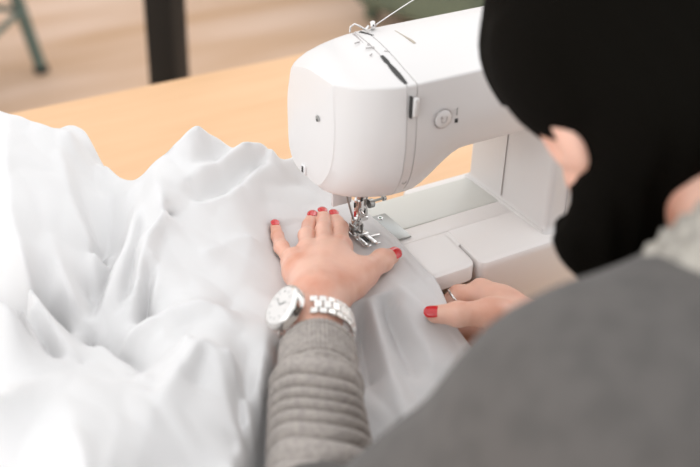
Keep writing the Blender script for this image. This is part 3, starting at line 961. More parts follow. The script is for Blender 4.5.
def trouser_field(X):
    D = smin(sd_cone(X, PEL + np.array((-0.07, 0, -0.01)), PEL + np.array((0.07, 0, -0.01)), 0.104, 0.104), legs_core(X, 0.004), 0.04)
    return np.maximum(D, -(X[..., 2] + 0.74))
sdf_mesh('trousers', [(trouser_field, (-0.30, -0.82, -0.75), (0.36, -0.15, -0.17), 0.010)], M['trousers'], person)
for an in (LAN, RAN):
    f1 = lambda X, an=an: smin(sd_cone(X, an + np.array((0, -0.02, -0.045)), an + np.array((0, 0.13, -0.058)), 0.038, 0.027), sd_cone(X, an, an + np.array((0, -0.005, -0.04)), 0.041, 0.040), 0.02)
    f2 = lambda X, f1=f1: np.maximum(f1(X), -0.819 - X[..., 2])
    sdf_mesh('shoe', [(f2, tuple(an + np.array((-0.06, -0.09, -0.09))), tuple(an + np.array((0.06, 0.19, 0.02))), 0.005)], M['post'], person)

# forearm sleeve with gathered rings --------------------------------
def frame(a, b):
    d = (b - a) / np.linalg.norm(b - a)
    up = np.array((0, 0, 1.0)); n = up - d * (up @ d); n /= np.linalg.norm(n)
    return d, n, np.cross(d, n)
def sleeve(name, a, b, r0, r1, amp, m, ns=220, nt=120, sq=0.92, fold_n=9.0, seed=1, label=None, ribs=0):
    d, n, s = frame(a, b)
    L = np.linalg.norm(b - a)
    r_ = np.random.default_rng(seed)
    ph = r_.random(6) * 6.28
    V, F = [], []
    for i in range(ns + 1):
        t = i / ns
        for k in range(nt):
            th = 2 * math.pi * k / nt
            base = r0 + (r1 - r0) * t
            tt = t + 0.030 * math.cos(th) + 0.022 * math.sin(th * 2 + ph[0]) + 0.012 * math.sin(3 * th + ph[1])
            w = math.sin(math.pi * fold_n * tt + 1.3 * math.sin(2 * math.pi * tt * 1.7 + ph[2]))
            w = abs(w) ** 0.6
            env = min(1, t * 6 + 0.3) * min(1, (1 - t) * 8 + 0.2)
            env *= 0.65 + 0.35 * math.sin(th * 1.0 + 6 * t + ph[3])
            rr = base + amp * (w - 0.5) * env
            if ribs:
                rr += 0.0006 * math.sin(ribs * th) - 0.004 * math.exp(-(t / 0.08) ** 2)
            else:
                rr += 0.0030 * math.exp(-((t - 0.955) / 0.022) ** 2) - 0.006 * math.exp(-((t - 1.0) / 0.014) ** 2)
            # cuff ends roll in
            if t > 0.985:
                rr -= 0.0018 * ((t - 0.985) / 0.015) ** 2
            c = a + d * (L * t + 0.0085 * math.cos(th) - 0.0015)
            p = c + n * math.cos(th) * rr * sq + s * math.sin(th) * rr
            V.append((p[0], p[1], p[2] + OZ))
    for i in range(ns):
        for k in range(nt):
            k2 = (k + 1) % nt
            F.append((i * nt + k, i * nt + k2, (i + 1) * nt + k2, (i + 1) * nt + k))
    # inner lip
    b0 = len(V)
    for k in range(nt):
        th = 2 * math.pi * k / nt
        p = b - d * 0.012 + n * math.cos(th) * (r1 - 0.0045) * sq + s * math.sin(th) * (r1 - 0.0045)
        V.append((p[0], p[1], p[2] + OZ))
    for k in range(nt):
        k2 = (k + 1) % nt
        F.append((ns * nt + k, ns * nt + k2, b0 + k2, b0 + k))
    return new_mesh(name, V, F, m, person, label=label)
dL = (WRL - ELL) / np.linalg.norm(WRL - ELL)
CUFF_A = WRL - dL * 0.086 + np.array((0.0005, 0, 0.001)); CUFF_B = WRL - dL * 0.0515
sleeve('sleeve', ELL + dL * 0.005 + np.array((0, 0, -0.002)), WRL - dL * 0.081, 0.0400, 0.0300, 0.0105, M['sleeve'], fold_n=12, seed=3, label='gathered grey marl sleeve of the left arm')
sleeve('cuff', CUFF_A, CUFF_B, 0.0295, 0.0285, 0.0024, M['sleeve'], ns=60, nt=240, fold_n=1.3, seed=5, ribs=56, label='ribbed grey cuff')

# collar ---------------------------------------------------------------
cd = (HC - C7); cd /= np.linalg.norm(cd)
def collar_field(X):
    c = C7 + cd * 0.020 + np.array((-0.022, 0.000, -0.024))
    p = X - c
    h = p @ cd
    q = p - h[..., None] * cd
    r = np.sqrt((q * q).sum(-1))
    ang = np.arctan2(q @ np.array((1.0, 0, 0)), q @ np.cross(cd, np.array((1.0, 0, 0))))
    D = np.sqrt((r - 0.088 + 0.25 * h) ** 2 + (h / 1.7) ** 2) - 0.0155
    return D + 0.0012 * np.sin(ang * 46) + 0.003 * noise3(X, 80, 9)
sdf_mesh('collar', [(collar_field, tuple(C7 + np.array((-0.15, -0.14, -0.14))), tuple(C7 + np.array((0.15, 0.15, 0.14))), 0.003)], M['collar'], person, label='cream ribbed collar')

# hair --------------------------------------------------------------------
TAIL = [(-0.006, -0.309, 0.207), (-0.013, -0.303, 0.175), (-0.018, -0.320, 0.150)]
def hair_field(X):
    D = sd_ell(X, hp(0, -0.020, 0.028), HAX, (0.090, 0.100, 0.100))
    D = smin(D, sd_ell(X, hp(0, 0.040, 0.055), HAX, (0.068, 0.056, 0.058)), 0.03)
    # nape
    D = smin(D, sd_ell(X, hp(0.0, -0.062, -0.036), HAX, (0.070, 0.052, 0.062)), 0.03)
    # carve the face and the lower ears free
    face = sd_ell(X, hp(0, 0.095, -0.045), HAX, (0.075, 0.085, 0.085))
    D = np.maximum(D, -face)
    # hair pulled over the left shoulder
    a = hp(0.025, -0.065, -0.040)
    b = np.array(TAIL[0]); c = np.array(TAIL[1]); e = np.array(TAIL[2])
    T = smin(sd_cone(X, a, b, 0.036, 0.029), sd_cone(X, b, c, 0.029, 0.026), 0.02)
    T = smin(T, sd_cone(X, c, e, 0.026, 0.012), 0.02)
    D = smin(D, T, 0.015)
    for s in (-1, 1):
        D = np.maximum(D, -sd_ell(X, hp(0.094 * s, 0.028, -0.022), HAX, (0.038, 0.030, 0.033)))
        D = np.maximum(D, -sd_ell(X, hp(0.090 * s, 0.070, 0.002), HAX, (0.040, 0.042, 0.048)))
    D = D + 0.0012 * np.sin(((X - HC) @ HL) * 420 + 5 * noise3(X, 30, 2)) + 0.002 * noise3(X, 60, 4)
    return D
sdf_mesh('hair', [(hair_field, tuple(HC + np.array((-0.17, -0.19, -0.24))), tuple(HC + np.array((0.14, 0.18, 0.17))), 0.003)], M['hair'], person, label='near-black hair gathered over the left shoulder')
for s in (-1, 1):
    tube('eye', [P(*hp(0.031 * s, 0.070, -0.004)), P(*hp(0.031 * s, 0.077, -0.004)), P(*hp(0.031 * s, 0.0885, -0.004))], [0.011, 0.010, 0.004], M['clear'], person)

# stool she sits on (out of frame)
so = empty('stool', (0.03, -0.66, 0), 'dark round stool under the seated person', 'stool')
tube('seat', [(0.03, -0.66, 0.345), (0.03, -0.66, 0.355), (0.03, -0.66, 0.385), (0.03, -0.66, 0.392)], [0.165, 0.175, 0.175, 0.165], M['stool'], so, n=40)
tube('pole', [(0.03, -0.66, 0.04), (0.03, -0.66, 0.345)], 0.025, M['metal_leg'], so)
for k in range(5):
    a = math.radians(72 * k + 20)
    tube('leg', [(0.03, -0.66, 0.06), (0.03 + 0.24 * math.cos(a), -0.66 + 0.24 * math.sin(a), 0.014)], [0.018, 0.014], M['metal_leg'], so)

# wristwatch ---------------------------------------------------------------
wa = WRL - dL * 0.031
wt = empty('wristwatch', P(*wa), 'silver bracelet wristwatch with pale dial on the left wrist', 'watch')
d_, n_, s_ = frame(WRL - dL, WRL)
def wp(ang, r, along=0.0, sq=0.97):
    return wa + dL * along + (n_ * math.cos(ang) * sq + s_ * math.sin(ang)) * r
# links
V, F = [], []
def blk(c, ax, sz, bev=0.0008):
    bm = bmesh.new()
    add_box(bm, (0, 0, 0), sz, bev, 2)
    Mx = Matrix(((ax[0][0], ax[1][0], ax[2][0]), (ax[0][1], ax[1][1], ax[2][1]), (ax[0][2], ax[1][2], ax[2][2]))).to_4x4()
    Mx.translation = Vector((c[0], c[1], c[2] + OZ))
    bmesh.ops.transform(bm, matrix=Mx, verts=bm.verts)
    b = len(V)
    bm.verts.ensure_lookup_table()
    V.extend([tuple(v.co) for v in bm.verts])
    F.extend([tuple(v.index + b for v in f.verts) for f in bm.faces])
    bm.free()
CASE_A = math.radians(-47)   # towards the little-finger side
SGN = 1.0
RB = 0.0280
nl = 26
for k in range(nl):
    a = 2 * math.pi * k / nl + CASE_A
    if min(abs(a - CASE_A), abs(a - CASE_A - 2 * math.pi)) < math.radians(36):
        continue
    c = wp(a, RB); c1 = wp(a + 0.02, RB); c0 = wp(a - 0.02, RB)
    tan = (c1 - c0) / np.linalg.norm(c1 - c0)
    nor = np.cross(tan, dL)
    sh = 0.5 if k % 2 else 0.0
    w = 2 * math.pi * RB / nl
    for al, wd, hh in ((-0.0062, 0.0048, 0.0026), (0.0, 0.0070, 0.0032), (0.0062, 0.0048, 0.0026)):
        off = tan * (w * 0.5 if al == 0 else 0)
        blk(c + dL * al + off, (tan, dL, nor), (w * 0.9, wd * 1.15, hh))
new_mesh('bracelet', V, F, M['silver'], wt, smooth=False)
cc = wp(CASE_A, RB + 0.0038, 0.0010)
cn = (wp(CASE_A, 1) - wp(CASE_A, 0)); cn /= np.linalg.norm(cn)
def cpt(h): return P(*(cc + cn * h))
tube('case', [cpt(-0.0030), cpt(-0.0020), cpt(0.0040), cpt(0.0060), cpt(0.0068)], [0.0160, 0.0180, 0.0186, 0.0178, 0.0162], M['silver'], wt, n=48)
tube('dial', [cpt(0.0060), cpt(0.0070)], [0.0158, 0.0155], M['dial'], wt, n=48)
u1 = dL; u2 = np.cross(cn, u1)
multi_tube('watch_hand', [([P(*(cc + cn * 0.0073)), P(*(cc + cn * 0.0073 + u1 * 0.0095 + u2 * 0.003))], 0.0004), ([P(*(cc + cn * 0.0073)), P(*(cc + cn * 0.0073 - u1 * 0.002 - u2 * 0.0070))], 0.0005)], M['steel'], wt, n=6)
multi_tube('hour_marker', [([P(*(cc + cn * 0.0071 + (u1 * math.cos(q) + u2 * math.sin(q)) * 0.0108)), P(*(cc + cn * 0.0071 + (u1 * math.cos(q) + u2 * math.sin(q)) * 0.0128))], 0.00035) for q in [math.radians(30 * k) for k in range(12)]], M['steel'], wt, n=6)
tube('crown', [P(*(cc + cn * 0.002 + u1 * 0.0168)), P(*(cc + cn * 0.002 + u1 * 0.0200))], 0.0022, M['silver'], wt)

# ring on the right index finger --------------------------------------------
ra, rb = np.array(RH['m2']), np.array(RH['i1'])
rc = np.array(RH['i1']) + (ra - rb) * 0.02 + np.array((-0.002, 0.0006, -0.0010))
dd = (np.array(RH['i2']) - np.array(RH['i1'])); dd /= np.linalg.norm(dd)
rc = np.array(RH['i1']) + dd * 0.0045
e1 = np.cross(dd, (0, 0, 1.0)); e1 /= np.linalg.norm(e1); e2 = np.cross(dd, e1)
pts = [P(*(rc + (e1 * math.cos(a) + e2 * math.sin(a)) * 0.0091)) for a in [2 * math.pi * k / 40 for k in range(41)]]
rg = tube('finger_ring', pts, 0.0011, M['silver'], None, n=10, caps=False)
tag(rg, 'plain silver ring on the index finger of the right hand', 'ring')
RIDGES = [
  [(-0.3212,0.2801,0.07),(-0.2763,0.2739,0.075),(-0.2471,0.242,0.078),(-0.2308,0.2285,0.076),(-0.2154,0.2107,0.07),(-0.2077,0.2016,0.064)] ,
  [(-0.2077,0.2016,0.064),(-0.2152,0.1608,0.058),(-0.2246,0.1162,0.05),(-0.2278,0.0853,0.044),(-0.2259,0.0678,0.036),(-0.2292,0.0466,0.026),(-0.2375,0.0291,0.014),(-0.2462,0.0236,-0.01)] ,
  [(-0.243,0.2303,0.078),(-0.267,0.1545,0.074),(-0.2866,0.0792,0.064),(-0.2914,0.0351,0.052),(-0.2925,-0.0083,0.036),(-0.2912,-0.0443,0.026),(-0.287,-0.0611,0.018),(-0.281,-0.069,0.006)] ,
  [(-0.2269,0.2191,0.07),(-0.2445,0.147,0.062),(-0.2569,0.0896,0.05),(-0.2629,0.0391,0.036),(-0.2646,0.0052,0.018)] ,
  [(-0.2015,0.225,0.052),(-0.1897,0.2334,0.054),(-0.1819,0.2296,0.056),(-0.1753,0.2183,0.052),(-0.1755,0.2032,0.044),(-0.1818,0.184,0.03)] ,
  [(-0.1818,0.184,0.03),(-0.1925,0.1479,0.022)] ,
  [(-0.1784,0.1924,0.024),(-0.169,0.1839,0.03),(-0.1666,0.1754,0.026),(-0.1624,0.1721,0.02)] ,
  [(-0.169,0.1839,0.03),(-0.1805,0.1415,0.022),(-0.1932,0.1072,0.012),(-0.2119,0.0769,0.0),(-0.2285,0.055,-0.015)] ,
  [(-0.1613,0.1756,0.018),(-0.1586,0.1614,0.02),(-0.1452,0.1721,0.01)] ,
  [(-0.1494,0.1272,0.045),(-0.1389,0.1329,0.05),(-0.1274,0.1361,0.056),(-0.113,0.1337,0.066),(-0.0967,0.1305,0.08)] ,
  [(-0.0967,0.1305,0.08),(-0.0859,0.1357,0.068),(-0.0759,0.1295,0.058),(-0.0675,0.1241,0.05)] ,
  [(-0.076,0.143,0.055),(-0.0722,0.1314,0.052),(-0.0644,0.1265,0.046)] ,
  [(-0.0967,0.1305,0.08),(-0.1024,0.1282,0.066),(-0.1077,0.1215,0.06)] ,
  [(-0.1451,0.0817,0.046),(-0.1299,0.0899,0.048),(-0.1105,0.0985,0.05),(-0.0848,0.1066,0.052),(-0.0632,0.1133,0.055),(-0.0488,0.1172,0.056),(-0.0344,0.1144,0.057)] ,
  [(-0.0344,0.1144,0.057),(-0.0318,0.1073,0.048),(-0.0269,0.1007,0.036)] ,
  [(-0.0488,0.1172,0.056),(-0.0411,0.1119,0.046),(-0.0371,0.1035,0.034)] ,
  [(-0.0252,0.104,0.034),(-0.0004,0.118,0.032),(0.0147,0.1191,0.02)] ,
  [(-0.1816,0.044,0.036),(-0.1657,0.0538,0.036),(-0.1489,0.0562,0.037),(-0.1312,0.0601,0.037),(-0.11,0.0665,0.037),(-0.0889,0.0736,0.037),(-0.0697,0.0842,0.037),(-0.0439,0.0985,0.036),(-0.0252,0.104,0.034)] ,
  [(-0.0796,0.0807,0.033),(-0.0708,0.078,0.033),(-0.0582,0.0789,0.026),(-0.0362,0.0852,0.018),(-0.0111,0.092,0.01)] ,
  [(-0.1449,0.1335,0.045),(-0.1526,0.094,0.054),(-0.1641,0.0548,0.054),(-0.1757,0.0406,0.05),(-0.1879,0.031,0.045),(-0.1996,0.0183,0.038),(-0.2102,0.0026,0.026),(-0.2189,-0.0101,0.012),(-0.2303,-0.0239,0.0)] ,
  [(-0.1613,0.1161,0.035),(-0.1833,0.0765,0.036),(-0.2019,0.0477,0.032),(-0.2198,0.0278,0.024),(-0.2362,0.0073,0.012),(-0.2498,-0.0132,0.0),(-0.2649,-0.0343,-0.01)] ,
  [(-0.1795,0.0744,0.036),(-0.1987,0.0442,0.033),(-0.2137,0.0229,0.025),(-0.2249,0.0075,0.013),(-0.2347,-0.0092,0.002)] ,
  [(-0.21,0.0142,0.016),(-0.2086,0.0019,0.018),(-0.2098,-0.0023,0.012),(-0.2157,-0.0055,0.008)] ,
  [(-0.1732,0.0322,0.032),(-0.1897,0.0082,0.026),(-0.2038,-0.0121,0.018)] ,
  [(-0.1003,0.0146,0.024),(-0.1189,-0.0131,0.019),(-0.1404,-0.04,0.014),(-0.1601,-0.0623,0.01)] ,
  [(-0.1502,0.0022,0.027),(-0.1203,0.0127,0.027),(-0.1003,0.0146,0.024)] ,
  [(-0.3487,-0.0197,0.08),(-0.3274,-0.045,0.078),(-0.3222,-0.0536,0.072),(-0.3163,-0.0529,0.05),(-0.3134,-0.0501,0.026)] ,
  [(-0.3134,-0.0501,0.026),(-0.3204,-0.0396,0.012),(-0.3344,-0.0343,0.008),(-0.3629,-0.0383,0.02)] ,
  [(-0.3965,-0.171,0.09),(-0.3605,-0.1667,0.085),(-0.3438,-0.1516,0.075),(-0.3273,-0.1372,0.067),(-0.3161,-0.1319,0.063),(-0.3054,-0.136,0.06),(-0.296,-0.1479,0.058),(-0.2817,-0.1518,0.056),(-0.2708,-0.1596,0.053),(-0.2642,-0.1667,0.046)] ,
  [(-0.3161,-0.1319,0.063),(-0.3213,-0.1679,0.068),(-0.3268,-0.2056,0.075),(-0.3364,-0.2509,0.085)] ,
  [(-0.2817,-0.1518,0.056),(-0.294,-0.1861,0.062),(-0.3078,-0.2176,0.068),(-0.3256,-0.2544,0.075)] ,
  [(-0.2121,-0.1367,0.058),(-0.2255,-0.146,0.057),(-0.2456,-0.1634,0.056),(-0.2634,-0.1803,0.055),(-0.2805,-0.2021,0.056),(-0.3062,-0.2384,0.06)] ,
  [(-0.2121,-0.1367,0.058),(-0.2087,-0.1451,0.05),(-0.2101,-0.1609,0.042),(-0.2139,-0.1797,0.034),(-0.2189,-0.2006,0.028),(-0.2265,-0.227,0.026)] ,
  [(-0.2121,-0.1367,0.058),(-0.2181,-0.147,0.046),(-0.2327,-0.1651,0.038)] ,
  [(-0.2479,-0.0578,0.022),(-0.2274,-0.0578,0.026),(-0.2041,-0.0558,0.029),(-0.1795,-0.0632,0.03),(-0.1686,-0.078,0.026),(-0.1729,-0.1113,0.018),(-0.1851,-0.1461,0.014)] ,
  [(-0.2616,-0.048,0.008),(-0.2531,-0.0792,0.01),(-0.2463,-0.1122,0.012)] ,
  [(-0.1199,-0.0608,0.01),(-0.1516,-0.1159,0.018),(-0.1826,-0.1675,0.024),(-0.2091,-0.2142,0.03),(-0.2336,-0.2606,0.036)] ,
  [(-0.0127,-0.0625,0.004),(-0.0134,-0.0827,0.005),(-0.0102,-0.1012,0.003),(-0.0039,-0.1178,-0.002),(-0.0011,-0.1259,-0.006)] ,
  [(-0.0395,-0.0703,0.003),(-0.0448,-0.0956,-0.004),(-0.0539,-0.1267,-0.016),(-0.0642,-0.1646,-0.026),(-0.0777,-0.1987,-0.03)] ,
  [(-0.0205,-0.1008,-0.004),(-0.0208,-0.1297,-0.016),(-0.0223,-0.1592,-0.026)] ,
]
VALLEYS = [
  [(-0.1969,0.1996,0.065),(-0.2025,0.1689,0.0437),(-0.2091,0.1364,0.0291),(-0.2145,0.1069,0.0183),(-0.2168,0.085,0.012),(-0.2154,0.0723,0.0078),(-0.2167,0.0554,0.0061),(-0.2209,0.0386,0.0072),(-0.2276,0.0244,0.015)] ,
  [(-0.1138,0.109,0.051),(-0.1042,0.112,0.0461),(-0.0945,0.1151,0.0439),(-0.0854,0.1179,0.043),(-0.0773,0.1205,0.0435),(-0.0691,0.123,0.0452),(-0.0626,0.1249,0.0476),(-0.0571,0.1264,0.051),(-0.0517,0.1278,0.057)] ,
  [(-0.1344,0.0706,0.038),(-0.1212,0.0746,0.0309),(-0.1081,0.0787,0.027),(-0.0958,0.0829,0.0248),(-0.0844,0.0886,0.024),(-0.0718,0.0956,0.0246),(-0.0552,0.1048,0.0263),(-0.0406,0.1109,0.0291),(-0.0283,0.1146,0.035)] ,
  [(-0.1921,0.0133,0.039),(-0.1961,0.0074,0.0166),(-0.2001,0.0015,0.0025),(-0.2038,-0.0041,-0.0079),(-0.2071,-0.0088,-0.015),(-0.2106,-0.0138,-0.0184),(-0.2147,-0.0192,-0.0175),(-0.2191,-0.0245,-0.0124),(-0.2234,-0.0296,0.001)] ,
  [(-0.193,0.0357,0.046),(-0.1974,0.031,0.0316),(-0.2019,0.0261,0.0227),(-0.2065,0.0205,0.0157),(-0.2107,0.0144,0.01),(-0.2147,0.0085,0.0067),(-0.2182,0.0034,0.0055),(-0.2214,-0.0014,0.0065),(-0.2247,-0.0061,0.013)] ,
  [(-0.1692,0.1205,0.036),(-0.1829,0.0958,0.0218),(-0.1956,0.074,0.0132),(-0.2069,0.0566,0.0061),(-0.2177,0.0436,0.0),(-0.2287,0.031,-0.0039),(-0.2393,0.0179,-0.0068),(-0.2487,0.0047,-0.0063),(-0.2573,-0.0082,0.001)] ,
  [(-0.1753,0.0717,0.037),(-0.1849,0.0566,0.0278),(-0.1945,0.0414,0.0222),(-0.2021,0.0307,0.0158),(-0.2096,0.02,0.011),(-0.2153,0.0123,0.0058),(-0.2207,0.0048,0.0022),(-0.2255,-0.0034,0.0008),(-0.2304,-0.0117,0.003)] ,
  [(-0.3171,-0.0388,0.079),(-0.3158,-0.0409,0.0688),(-0.3145,-0.0431,0.0627),(-0.3132,-0.0452,0.0584),(-0.3152,-0.0438,0.056),(-0.3221,-0.0415,0.0514),(-0.3207,-0.0413,0.0487),(-0.3192,-0.0412,0.0478),(-0.3177,-0.041,0.051)] ,
  [(-0.2874,0.0217,-0.052),(-0.2946,0.0269,-0.055),(-0.3026,0.0271,-0.052),(-0.3178,0.0017,-0.03)] ,
  [(-0.2815,-0.0026,-0.035),(-0.2863,0.0138,-0.05)] ,
  [(-0.3015,-0.0086,0.037),(-0.3012,-0.0176,0.0217),(-0.3008,-0.0266,0.0124),(-0.3005,-0.0356,0.0058),(-0.3002,-0.0452,0.002),(-0.2989,-0.0507,0.0013),(-0.2978,-0.0549,0.0034),(-0.2968,-0.0591,0.0082),(-0.2957,-0.0633,0.019)] ,
  [(-0.2605,-0.0183,-0.03),(-0.2558,-0.0323,-0.025),(-0.2506,-0.0563,-0.015),(-0.2449,-0.0816,-0.005),(-0.2472,-0.1141,0.01)] ,
  [(-0.353,-0.1411,0.076),(-0.34,-0.1297,0.0542),(-0.3273,-0.1217,0.0417),(-0.3122,-0.119,0.0339),(-0.2967,-0.125,0.03),(-0.2894,-0.1342,0.0302),(-0.283,-0.1371,0.0337),(-0.2723,-0.1414,0.0404),(-0.2627,-0.1482,0.054)] ,
  [(-0.2201,-0.1252,0.059),(-0.2251,-0.1287,0.0545),(-0.2304,-0.1324,0.052),(-0.2369,-0.1374,0.0503),(-0.2447,-0.1441,0.0495),(-0.2524,-0.1508,0.0496),(-0.2596,-0.1574,0.0505),(-0.2664,-0.1638,0.0523),(-0.273,-0.1701,0.056)] ,
  [(-0.1967,-0.1462,0.051),(-0.1973,-0.1521,0.0414),(-0.1978,-0.1583,0.0348),(-0.1987,-0.1652,0.0297),(-0.2002,-0.1727,0.026),(-0.2017,-0.1799,0.0237),(-0.2035,-0.1877,0.0233),(-0.2054,-0.1956,0.0246),(-0.2072,-0.2034,0.029)] ,
  [(-0.2215,-0.0765,0.022),(-0.2056,-0.0737,0.021),(-0.1922,-0.0737,0.022)] ,
  [(-0.1636,-0.1087,0.019),(-0.1752,-0.128,0.0136),(-0.1869,-0.1474,0.0117),(-0.198,-0.1663,0.0116),(-0.208,-0.1839,0.013),(-0.218,-0.2016,0.0161),(-0.2276,-0.2192,0.0207),(-0.2368,-0.2367,0.0271),(-0.246,-0.2541,0.037)] ,
  [(-0.0276,-0.09,-0.022),(-0.0314,-0.1175,-0.036),(-0.0418,-0.1552,-0.042)] ,
  [(-0.0485,-0.0768,-0.02),(-0.0551,-0.0987,-0.04),(-0.0729,-0.1414,-0.05)] ,
]
OUTLINE = [0, 4, 6, 8, 9, 10, 11, 13, 14, 16]
# ================================================================== white fabric
gx0, gx1, gy0, gy1 = -0.66, 0.06, -0.42, 0.50
def bed_floor(X, Y):
    """what the cloth rests on"""
    Z = np.full(X.shape, -0.0690)
    inb = (X > -0.061) & (X < 0.08) & (Y > -0.0865) & (Y < 0.046)
    Z[inb] = 0.0016
    return Z

def under(H_list, X, Y):
    """lowest height of the hand/forearm above each point (cloth stays below)"""
    U = np.full(X.shape, 9.0)
    for a, b, r0, r1 in H_list:
        a = np.array(a, float); b = np.array(b, float)
        for t in np.linspace(0, 1, 14):
            c = a + (b - a) * t; r = r0 + (r1 - r0) * t
            d2 = r * r - (X - c[0]) ** 2 - (Y - c[1]) ** 2
            m = d2 > 0
            U[m] = np.minimum(U[m], c[2] - np.sqrt(d2[m]) - 0.0020)
    return U

hand_caps = []
for k, r in (('m2', .0125), ('m3', .0125), ('m4', .012), ('m5', .0112)):
    hand_caps.append((LH['wr'], LH[k], 0.0195, r))
for ch, s in ((('m2', 'i1', 'i2', 'i3'), 1), (('m3', 'd1', 'd2', 'd3'), 1.02), (('m4', 'r1', 'r2', 'r3'), .97), (('m5', 'l1', 'l2', 'l3'), .86)):
    rr = [q * s for q in (0.0098, 0.0086, 0.0076, 0.0064)]
    for i in range(3):
        hand_caps.append((LH[ch[i]], LH[ch[i + 1]], rr[i], rr[i + 1]))
hand_caps += [(LH['t0'], LH['t1'], .015, .013), (LH['t1'], LH['t2'], .0118, .0105), (LH['t2'], LH['t3'], .0105, .008)]
hand_caps += [(WRL, WRL - dL * 0.03, 0.032, 0.033), (WRL - dL * 0.03, WRL - dL * 0.07, 0.0335, 0.0350), (WRL - dL * 0.07, ELL, 0.0370, 0.0560), (ELL, SHL, 0.0570, 0.065)]
hand_caps += [(RH['t1'], RH['t2'], .0112, .0098), (RH['t2'], RH['t3'], .0098, .0074)]

def rasterise(lines, h, nx, ny, out_m, out_z, w=0.0):
    for ln in lines:
        for a, b in zip(ln[:-1], ln[1:]):
            a = np.array(a); b = np.array(b)
            n = int(np.linalg.norm((b - a)[:2]) / (h * 0.5)) + 2
            for t in np.linspace(0, 1, n):
                p = a + (b - a) * t
                i = int(round((p[0] - gx0) / h)); j = int(round((p[1] - gy0) / h))
                if 0 <= i < nx and 0 <= j < ny:
                    out_m[i, j] = True
                    out_z[i, j] = p[2]

BACKS = sorted([p for k in OUTLINE for p in RIDGES[k]])
OUTX = np.linspace(-0.66, 0.06, 73)
OUTY = np.array([max([p[1] for p in BACKS if abs(p[0] - x) < 0.018] or [np.nan]) for x in OUTX])
_ok = ~np.isnan(OUTY)
OUTY = np.interp(OUTX, OUTX[_ok], OUTY[_ok])
H = None
for h, its in ((0.012, 500), (0.006, 500), (0.003, 450), (0.0015, 60)):
    nx = int(round((gx1 - gx0) / h)) + 1; ny = int(round((gy1 - gy0) / h)) + 1
    xs_ = gx0 + h * np.arange(nx); ys_ = gy0 + h * np.arange(ny)
    X, Y = np.meshgrid(xs_, ys_, indexing='ij')
    FL = bed_floor(X, Y)
    UN = under(hand_caps, X, Y)
    if H is None:
        H = np.full((nx, ny), 0.0)
    else:
        ix = np.clip(np.arange(nx) / 2, 0, H.shape[0] - 1.001); iy = np.clip(np.arange(ny) / 2, 0, H.shape[1] - 1.001)
        i0 = ix.astype(int); j0 = iy.astype(int); fx = (ix - i0)[:, None]; fyy = (iy - j0)[None, :]
        H = (H[i0][:, j0] * (1 - fx) * (1 - fyy) + H[np.minimum(i0 + 1, H.shape[0] - 1)][:, j0] * fx * (1 - fyy)
             + H[i0][:, np.minimum(j0 + 1, H.shape[1] - 1)] * (1 - fx) * fyy + H[np.minimum(i0 + 1, H.shape[0] - 1)][:, np.minimum(j0 + 1, H.shape[1] - 1)] * fx * fyy)
    mk = np.zeros((nx, ny), bool); mz = np.zeros((nx, ny))
    rasterise(VALLEYS, h, nx, ny, mk, mz)
    rasterise(RIDGES, h, nx, ny, mk, mz)
    mz = np.maximum(mz, FL + 0.0006)
    # beyond the heap the cloth ends on the table
    edge = (Y > np.interp(X, OUTX, OUTY) + 0.040) | (X < -0.645)
    g = 0.35 * h * h * 4       # sag
    for it in range(its):
        A = 0.25 * (np.roll(H, 1, 0) + np.roll(H, -1, 0) + np.roll(H, 1, 1) + np.roll(H, -1, 1))
        A[0] = A[1]; A[-1] = A[-2]; A[:, 0] = A[:, 1]; A[:, -1] = A[:, -2]
        A = A - g
        A[mk] = mz[mk]
        A[edge] = -0.0690
        A = np.maximum(A, FL)
        A = np.minimum(A, np.maximum(UN, FL))
        H = A
h = 0.0015
# soften
def blur(A, n):
    for _ in range(n):
        A = (A * 4 + 2 * (np.roll(A, 1, 0) + np.roll(A, -1, 0) + np.roll(A, 1, 1) + np.roll(A, -1, 1)) + np.roll(np.roll(A, 1, 0), 1, 1) + np.roll(np.roll(A, 1, 0), -1, 1) + np.roll(np.roll(A, -1, 0), 1, 1) + np.roll(np.roll(A, -1, 0), -1, 1)) / 16
    return A
H = blur(H, 2)
# broad soft rolls of the slack cloth
def wav(X, Y, s, seed):
    r = np.random.default_rng(seed); o = np.zeros(X.shape)
    for k in range(6):
        a = r.random() * 6.28; f = s * (0.6 + 0.8 * r.random())
        o += np.sin(f * (X * math.cos(a) + Y * math.sin(a)) + r.random() * 6.28 + 1.5 * np.sin(f * 0.5 * (X * math.sin(a) - Y * math.cos(a))))
    return o / 6
free = np.clip((H - FL - 0.004) / 0.02, 0, 1)
# held flat around both hands
free = free * (1 - np.exp(-((X + 0.055) ** 2 + (Y + 0.020) ** 2) / 0.080 ** 2)) * (1 - np.exp(-((X - 0.005) ** 2 + (Y + 0.125) ** 2) / 0.035 ** 2))
wx = X + 0.010 * wav(X, Y, 35, 21); wy = Y + 0.010 * wav(X, Y, 35, 22)
H = H + free * (0.0012 * wav(X, Y, 80, 11) + 0.0005 * wav(X, Y, 210, 12)
                + 0.0060 * np.abs(wav(wx * 1.3, wy * 0.55, 75, 23)) + 0.0022 * np.abs(wav(wx, wy * 0.6, 170, 24)))
H = np.maximum(H, FL)
H = np.minimum(H, np.maximum(UN, FL))
H = blur(H, 2)
H = np.minimum(H, UN - 0.0004)
H = np.maximum(H, FL)

def sample(x, y):
    i = np.clip((x - gx0) / h, 0, H.shape[0] - 1.001); j = np.clip((y - gy0) / h, 0, H.shape[1] - 1.001)
    i0 = i.astype(int); j0 = j.astype(int); fx = i - i0; fy_ = j - j0
    return H[i0, j0] * (1 - fx) * (1 - fy_) + H[i0 + 1, j0] * fx * (1 - fy_) + H[i0, j0 + 1] * (1 - fx) * fy_ + H[i0 + 1, j0 + 1] * fx * fy_

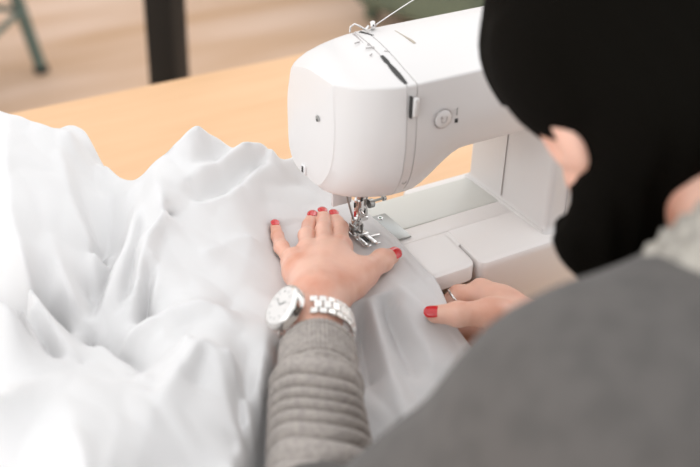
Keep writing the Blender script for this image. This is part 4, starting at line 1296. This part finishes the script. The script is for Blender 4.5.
EDGE = [(0.47, 0.020), (0.10, 0.0262), (-0.0226, 0.0272), (-0.0507, 0.0243), (-0.0797, 0.0215), (-0.0963, 0.0220), (-0.1107, 0.0200), (-0.1272, 0.0150), (-0.1375, 0.0174), (-0.1600, 0.0210), (-0.25, 0.028), (-0.42, 0.03)]
ey = np.array([e[0] for e in EDGE][::-1]); ex = np.array([e[1] for e in EDGE][::-1])
NU, NV = 480, 560
vs2 = np.linspace(0, 1, NV)
us = np.linspace(0, 1, NU)
XX = np.zeros((NU, NV)); YY = np.zeros((NU, NV)); ZZ = np.zeros((NU, NV))
xg = -0.63 + (0.0262 + 0.63) * us
ytop = np.interp(xg, OUTX, OUTY) + 0.050 + 0.006 * np.sin(xg * 60)
for j, v in enumerate(vs2):
    y = -0.318 + (ytop + 0.318) * v
    xe = np.interp(y, ey, ex)
    x = -0.63 + (xe + 0.63) * us
    XX[:, j] = x; YY[:, j] = y
    z = sample(x, y)
    dist = xe - x
    hem = 0.0010 * (1 / (1 + np.exp(np.clip((dist - 0.009) / 0.0006, -50, 50)))) + 0.0008 * np.exp(-((dist - 0.0005) / 0.0012) ** 2)
    ZZ[:, j] = z + hem
V = np.stack((XX, YY, ZZ + OZ), -1).reshape(-1, 3)
idx = np.arange(NU * NV).reshape(NU, NV)
F = np.stack((idx[:-1, :-1], idx[1:, :-1], idx[1:, 1:], idx[:-1, 1:]), -1).reshape(-1, 4)
me = bpy.data.meshes.new('white_fabric')
me.from_pydata(V.tolist(), [], F.tolist())
fab = link_mesh('white_fabric', me, M['fabric'])
tag(fab, 'long white cotton fabric heaped in folds on the table and running under the presser foot', 'fabric')
sol = fab.modifiers.new('thickness', 'SOLIDIFY')
sol.thickness = 0.0005
sol.offset = 1.0

# ================================================================== light
w = bpy.data.worlds.new('world')
sc.world = w
w.use_nodes = True
bg = w.node_tree.nodes['Background']
bg.inputs['Color'].default_value = (0.985, 0.99, 1.0, 1)
bg.inputs['Strength'].default_value = 0.97

def area(name, loc, target, size, power, col):
    l = bpy.data.lights.new(name, 'AREA')
    l.shape = 'RECTANGLE'; l.size = size[0]; l.size_y = size[1]
    l.energy = power; l.color = col
    o = bpy.data.objects.new(name, l)
    C.objects.link(o)
    o.location = loc
    o.rotation_euler = (Vector(target) - Vector(loc)).to_track_quat('-Z', 'Y').to_euler()
    return o
area('window_or_fill_light', (-1.3, 2.3, 2.5), (0, 0, 0.8), (2.2, 1.8), 6, (1.0, 0.98, 0.95))
area('window_or_fill_light', (2.3, 0.9, 2.3), (0, 0, 0.8), (1.8, 1.6), 7, (1.0, 0.96, 0.92))

area('window_or_fill_light', (-2.9, -0.8, 1.6), (0, 0, 0.9), (2.2, 1.8), 14, (1.0, 0.98, 0.97))  # added front-left fill to lift the machine's front and the bed, not a window

vs = sc.view_settings
vs.view_transform = 'Standard'
vs.look = 'None'
vs.exposure = 0.52
vs.gamma = 1.0
vs.use_curve_mapping = False
sc.cycles.max_bounces = 8
sc.cycles.use_denoising = True
